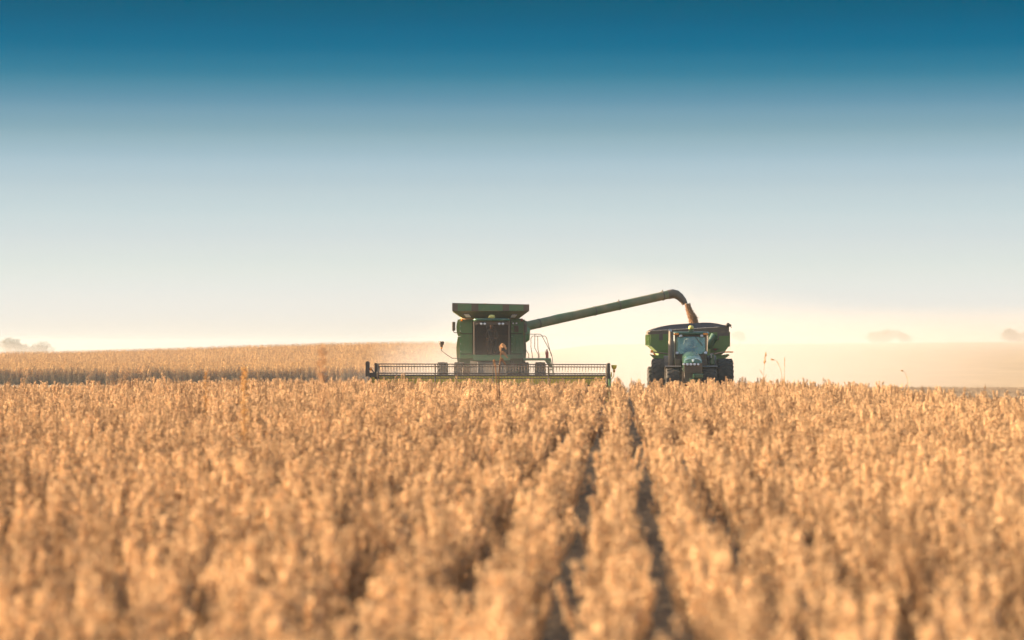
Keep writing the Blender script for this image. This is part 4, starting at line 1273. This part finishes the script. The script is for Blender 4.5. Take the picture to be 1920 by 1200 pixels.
def falling_grain():
    r = random.Random(12)
    m = MB()
    v = 6.2
    path = [((1288.6, 569.5), 5.2), ((1291.0, 577), 5.6), ((1294.2, 586), 6.6), ((1298.6, 594), 8.2), ((1300.0, 600), 7.6), ((1301.0, 607), 9.0), ((1302.0, 614), 10.5)]
    C = [Vector((cx(p[0], v) + CX0, DC + v + .02 * k, cz(p[1], v))) for k, (p, w) in enumerate(path)]
    Wd = [.84 * w / FPX * (DC + v) for _, w in path]
    rings = []
    for k in range(25):
        t = k / 24 * (len(C) - 1); i = min(int(t), len(C) - 2); f = t - i
        c = C[i].lerp(C[i + 1], f); wv = (Wd[i] + (Wd[i + 1] - Wd[i]) * f) * .92
        rings.append([(c.x + math.cos(a) * wv * (1 + .30 * mnoise.noise(Vector((math.cos(a) * 1.5, math.sin(a) * 1.5, k * .35)))), c.y + math.sin(a) * wv, c.z + .03 * mnoise.noise(Vector((a, k, 0)))) for a in [2 * math.pi * q / 18 for q in range(18)]])
    m.loft(rings)
    for _ in range(5200):
        t = r.random() ** .8 * (len(C) - 1); i = min(int(t), len(C) - 2); f = t - i
        c = C[i].lerp(C[i + 1], f); wv = Wd[i] + (Wd[i + 1] - Wd[i]) * f
        a = r.uniform(0, 6.28); q = wv * min(1.7, abs(r.gauss(.94, .22)))
        p = c + Vector((math.cos(a) * q, math.sin(a) * q, r.uniform(-.03, .03)))
        s = r.uniform(.009, .019)
        m.add([p + Vector(d) * s for d in ((1, 0, 0), (-1, 0, 0), (0, 1, 0), (0, -1, 0), (0, 0, 1.3), (0, 0, -1.3))], [(0, 2, 4), (2, 1, 4), (1, 3, 4), (3, 0, 4), (2, 0, 5), (1, 2, 5), (3, 1, 5), (0, 3, 5)], True)
    o = m.build('falling_grain', GRAIN)
    tag(o, 'brown stream of harvested beans pouring from the auger spout into the cart', 'grain', kind='stuff')
falling_grain()

# ------------------------------------------------------------------ weeds and stray stalks standing above the soybeans
WEED = plant_mat('dry_weed', (0.42, 0.24, 0.10), (0.70, 0.44, 0.20), 0.5, 6)
OWEED = plant_mat('orange_weed', (0.34, 0.16, 0.05), (0.58, 0.31, 0.10), 0.35, 6)
DWEED = plant_mat('brown_stalk', (0.24, 0.12, 0.06), (0.48, 0.27, 0.14), 0.3, 6)
def place(px, d): 
    x = (px - 960) / FPX * d
    return (x, d, ground(x, d))
def stray_corn():
    r = random.Random(41)
    x, y, z = place(938, 80)
    root = empty('corn_stalk', (x, y, z)); tag(root, 'brown broken corn stalk with drooping leaves standing before the combine cab', 'corn stalk')
    S = FPX / 80.0
    def Q(px, py, dy=0): return ((px - 938) / S, dy, EYE - (py - HZ) / S - z)
    m = MB(); m.tube([(0.02, 0, 0), Q(935, 700), Q(938, 676), Q(940, 650)], [.022, .019, .017, .012], 6); m.tube([(-.02, 0, 0), Q(930, 700), Q(928.5, 684), Q(926.5, 674)], [.02, .018, .02, .026], 6); m.build('stalk', DWEED, root)
    for pts, wd in (([(938, 652), (941, 645.5), (945, 648), (949.5, 655)], .05), ([(938.5, 658), (937.5, 648), (940, 645), (942.5, 652)], .045), ([(937.5, 664), (940, 660), (946, 663), (952.5, 672)], .05), ([(936.5, 676), (939.5, 672), (944, 678), (949, 685)], .045), ([(930, 690), (927, 680), (925.5, 674), (928, 676)], .045)):
        m = MB(); L_, R_ = [], []
        for i, p in enumerate(pts):
            q = Vector(Q(*p, r.uniform(-.05, .05))); ww = wd * (.7, 1, .9, .25)[i]; sd = Vector((.55, r.uniform(-.8, .8), .5)).normalized() * ww
            L_.append(q - sd); R_.append(q + sd)
        m.add(L_ + R_, [(i, i + 1, 5 + i, 4 + i) for i in range(3)], True); o = m.build('leaf', DWEED, root)
stray_corn()

def tall_weed(px, top, d, kind, label, mat, seed, cat='weed', name='tall_weed', wide=1.0, lean=0.0):
    r = random.Random(seed)
    x, y, z = place(px, d)
    h = EYE - (top - HZ) / FPX * d - z
    root = empty(name, (x, y, z)); tag(root, label, cat)
    m = MB(); tip = Vector((lean, 0, h))
    if kind == 'arch':
        path = [Vector((-lean, 0, 0)), Vector((-lean * .9, 0, h * .6)), Vector((-lean * .4, 0, h * .9)), Vector((0, .02, h * .985)), Vector((lean * .35, .03, h * .95))]
        path = [Vector((0, 0, 0)), Vector((0, 0, h * .6)), Vector((lean * .25, 0, h * .85)), Vector((lean * .7, 0, h * .98)), Vector((lean, .02, h * .985))]
    else:
        path = [Vector((0, 0, 0)), Vector((lean * .2, 0, h * .5)), Vector((lean * .6, 0, h * .82)), tip]
    m.tube(path, [.009, .008, .006, .004, .003][:len(path)] if len(path) == 5 else [.009, .008, .006, .003], 5); m.build('stem', mat, root)
    m = MB()
    def leaf(p, d_, ln, wd):
        d_ = d_.normalized(); a = d_.cross(Vector((r.uniform(-1, 1), r.uniform(-1, 1), .4))).normalized()
        m.add([p, p + d_ * ln * .5 + a * wd, p + d_ * ln, p + d_ * ln * .5 - a * wd], [(0, 1, 2, 3)], True)
    pts = [Vector(p) for p in path]
    def along(t):
        t *= len(pts) - 1; i = min(int(t), len(pts) - 2); return pts[i].lerp(pts[i + 1], t - i)
    if kind in ('grass', 'arch'):
        for k in range(46):
            t = r.uniform(.72 if kind == 'grass' else .8, 1.0); p = along(t)
            dirv = (along(min(1, t + .05)) - along(max(0, t - .05))).normalized() + Vector((r.uniform(-.5, .5), r.uniform(-.5, .5), r.uniform(-.2, .4))) * 1.0
            leaf(p, dirv, r.uniform(.04, .09) * wide, r.uniform(.008, .014) * wide)
        for k in range(3):
            t = r.uniform(.3, .55); a = r.uniform(0, 6.28); leaf(along(t), Vector((math.cos(a), math.sin(a), 1.6)), .3, .012)
        m.build('seed_head', mat, root)
    else:
        for k in range(130):
            t = r.uniform(.3, 1.0); p = along(t); a = r.uniform(0, 6.28); sp = .10 * wide * (1.15 - t)
            q = p + Vector((math.cos(a), math.sin(a), r.uniform(.0, .5))) * r.uniform(0, sp)
            leaf(q, Vector((math.cos(a), math.sin(a), r.uniform(-.3, 1.2))), r.uniform(.05, .10) * wide, r.uniform(.012, .024) * wide)
        m.build('dry_foliage', mat, root)
tall_weed(1429, 665, 93, 'grass', 'tall grass stem with full seed head, nearest the tractor of the thin stems', WEED, 1, 'grass stem', 'grass_stem', 1.5, .12)
tall_weed(1468, 673, 95, 'arch', 'grass stem bent over to the left at its tip, standing right of the tractor', WEED, 2, 'grass stem', 'grass_stem', 1.2, -.36)
tall_weed(1471, 671, 95, 'grass', 'thin straight grass stem right beside the bent one, right of the tractor', WEED, 3, 'grass stem', 'grass_stem', .7, 0.0)
tall_weed(1704, 694, 85, 'arch', 'thin lone grass stem before the dusty field, far from the tractor', WEED, 4, 'grass stem', 'grass_stem', .9, -.2)
tall_weed(458, 690, 46, 'weed', 'orange brown weed standing above the soybeans, larger one left of the header', OWEED, 5, wide=.85)
tall_weed(386, 697, 60, 'weed', 'small orange weed just above the soybeans in front of the corn', OWEED, 6, wide=.6)
tall_weed(604, 650, 38, 'weed', 'tallest brown weed, standing by itself between the orange weeds and the header', DWEED, 7, wide=.95)

# ------------------------------------------------------------------ distant trees
BARK = paint('bark', (0.10, 0.07, 0.05), 0.9, dust=0.1)
LEAFM = plant_mat('tree_leaf', (0.05, 0.055, 0.022), (0.12, 0.11, 0.045), 0.25, 1.2)
def far_tree(px, top, d, wpx, gz_, label, seed, group=None):
    r = random.Random(seed)
    x = (px - 960) / FPX * d; ztop = EYE - (top - HZ) / FPX * d; g = ground(x, d)
    h = ztop - g; cw = wpx / FPX * d / 2
    root = empty('tree', (x, d, g)); tag(root, label, 'tree', group)
    m = MB(); tr_h = h * .30
    m.tube([(0, 0, -.3), (.1, 0, tr_h), (0, .1, h * .75)], [.32, .24, .08], 8)
    ch = h - tr_h * .8
    lobes = []
    for k in range(11):
        a = r.uniform(0, 6.28); q = r.uniform(.2, .72); zz = tr_h + ch * r.uniform(.12, .80)
        sc_ = 1 - abs((zz - tr_h) / ch - .45) * .7
        c = Vector((math.cos(a) * cw * q * sc_, math.sin(a) * cw * q * sc_, zz)); lobes.append((c, cw * r.uniform(.28, .46)))
        m.tube([(.05, 0, tr_h * r.uniform(.7, 1.1)), c * .6 + Vector((0, 0, tr_h * .4)), c], [.12, .08, .03], 5, False)
    lobes.append((Vector((0, 0, h - cw * .38)), cw * .38))
    m.build('trunk', BARK, root)
    m = MB()
    for c, rr in lobes:
        for _ in range(330):
            u = Vector((r.gauss(0, 1), r.gauss(0, 1), r.gauss(0, 1))).normalized() * rr * r.uniform(.55, 1.05)
            p = c + Vector((u.x, u.y, u.z * .85)); s = r.uniform(.14, .30)
            a = Vector((r.uniform(-1, 1), r.uniform(-1, 1), r.uniform(-1, 1))).normalized(); b = a.cross(Vector((r.uniform(-1, 1), .3, r.uniform(-1, 1)))).normalized()
            m.add([p - a * s, p + b * s * .6, p + a * s, p - b * s * .6], [(0, 1, 2, 3)], True)
    m.build('crown', LEAFM, root)
far_tree(18, 636.5, 1150, 56, 0, 'pale hazy round tree beyond the corn, taller of the pair', 1)
far_tree(70, 641.5, 1165, 66, 0, 'pale hazy low wide tree beyond the corn, beside the taller one', 2)
far_tree(1640, 626, 1180, 48, 0, 'pale tree at the cart side end of the skyline clump beyond the dust', 3)
far_tree(1668, 621.5, 1170, 46, 0, 'pale tree in the middle of the skyline clump, tallest of the three', 4)
far_tree(1693, 626.5, 1190, 36, 0, 'smallest pale tree of the skyline clump, on its outer end', 5)
far_tree(1896, 622, 1150, 54, 0, 'pale round tree alone on the skyline beyond the dust, far from the cart', 6)
far_tree(1386, 624, 1160, 40, 0, 'very pale tree on the skyline just beside the grain cart', 7)
#@@AIR
far_tree(44, 645, 1180, 50, 0, 'pale hazy shrubby tree half hidden between the taller and the wide one', 8)
far_tree(1932, 625, 1165, 60, 0, 'pale tree at the outer end of the skyline, half cut off beside the round one', 9)
# ------------------------------------------------------------------ air: even haze, and dust raised behind the machines
def volume_mat(name, color, density, aniso):
    m, t, b, o = new_mat(name)
    t.nodes.remove(b)
    v = t.nodes.new('ShaderNodeVolumePrincipled')
    v.inputs['Color'].default_value = rgba(color); v.inputs['Density'].default_value = density; v.inputs['Anisotropy'].default_value = aniso
    t.links.new(v.outputs[0], o.inputs['Volume'])
    return m, t, v

def build_haze():
    m, t, v = volume_mat('haze_air', (0.50, 0.56, 0.60), 0.00027, 0.25)
    b = MB(); b.box(-1850, 1850, -70, 4050, -14, 8.9)
    o = b.build('haze', m); tag(o, 'pale warm haze lying over the whole field', 'haze', kind='stuff')
build_haze()

def dust(c, r, dens, label, seed, nsc=2.2, color=(0.76, 0.71, 0.67)):
    """closed cloud whose density thins towards its rim and breaks up in puffs"""
    m, t, v = volume_mat('dust_air', color, dens, 0.3)
    N, L = t.nodes.new, t.links.new
    tc = N('ShaderNodeTexCoord')
    le = N('ShaderNodeVectorMath'); le.operation = 'LENGTH'; L(tc.outputs['Object'], le.inputs[0])
    nz = N('ShaderNodeTexNoise'); nz.inputs['Scale'].default_value = nsc; nz.inputs['Detail'].default_value = 4
    mp = N('ShaderNodeMapping'); mp.inputs['Location'].default_value = (seed, seed * .7, 0); L(tc.outputs['Object'], mp.inputs['Vector']); L(mp.outputs[0], nz.inputs['Vector'])
    ad = N('ShaderNodeMath'); ad.operation = 'MULTIPLY_ADD'; ad.inputs[1].default_value = 0.5; L(nz.outputs['Fac'], ad.inputs[0]); L(le.outputs['Value'], ad.inputs[2])
    mr = N('ShaderNodeMapRange'); mr.interpolation_type = 'SMOOTHSTEP'; mr.inputs['From Min'].default_value = 1.18; mr.inputs['From Max'].default_value = 0.45
    mr.inputs['To Min'].default_value = 0; mr.inputs['To Max'].default_value = dens
    L(ad.outputs[0], mr.inputs['Value']); L(mr.outputs[0], v.inputs['Density'])
    b = MB(); b.ball((0, 0, 0), 1.0, 24, 14)
    o = b.build('dust_cloud', m); o.location = c; o.scale = r
    tag(o, label, 'dust', kind='stuff')
dust((-3.0, 133, 1.0), (5.2, 9, 3.0), 0.075, 'tan dust puff behind the header left of the combine', 1.3)
dust((7, 165, 1.5), (17, 34, 7.0), 0.020, 'glowing dust trailing behind the combine under its auger', 4.1)
dust((22, 250, 0), (30, 85, 8), 0.010, 'broad bank of pale dust drifting over the field right of the grain cart', 7.7)
dust((-300, 980, -5), (260, 190, 17), 0.0075, 'pale far dust over the land beyond the corn at the left', 2.9, 1.2, (0.66, 0.60, 0.55))
dust((160, 800, -2), (210, 280, 20), 0.0045, 'pale far dust over the long hill on the right', 9.4, 1.2, (0.68, 0.61, 0.55))
dust((-1, 119.0, .6), (11, 6, 2.6), 0.022, 'thin veil of dust and chaff round the header and the wheels of the combine', 6.1)
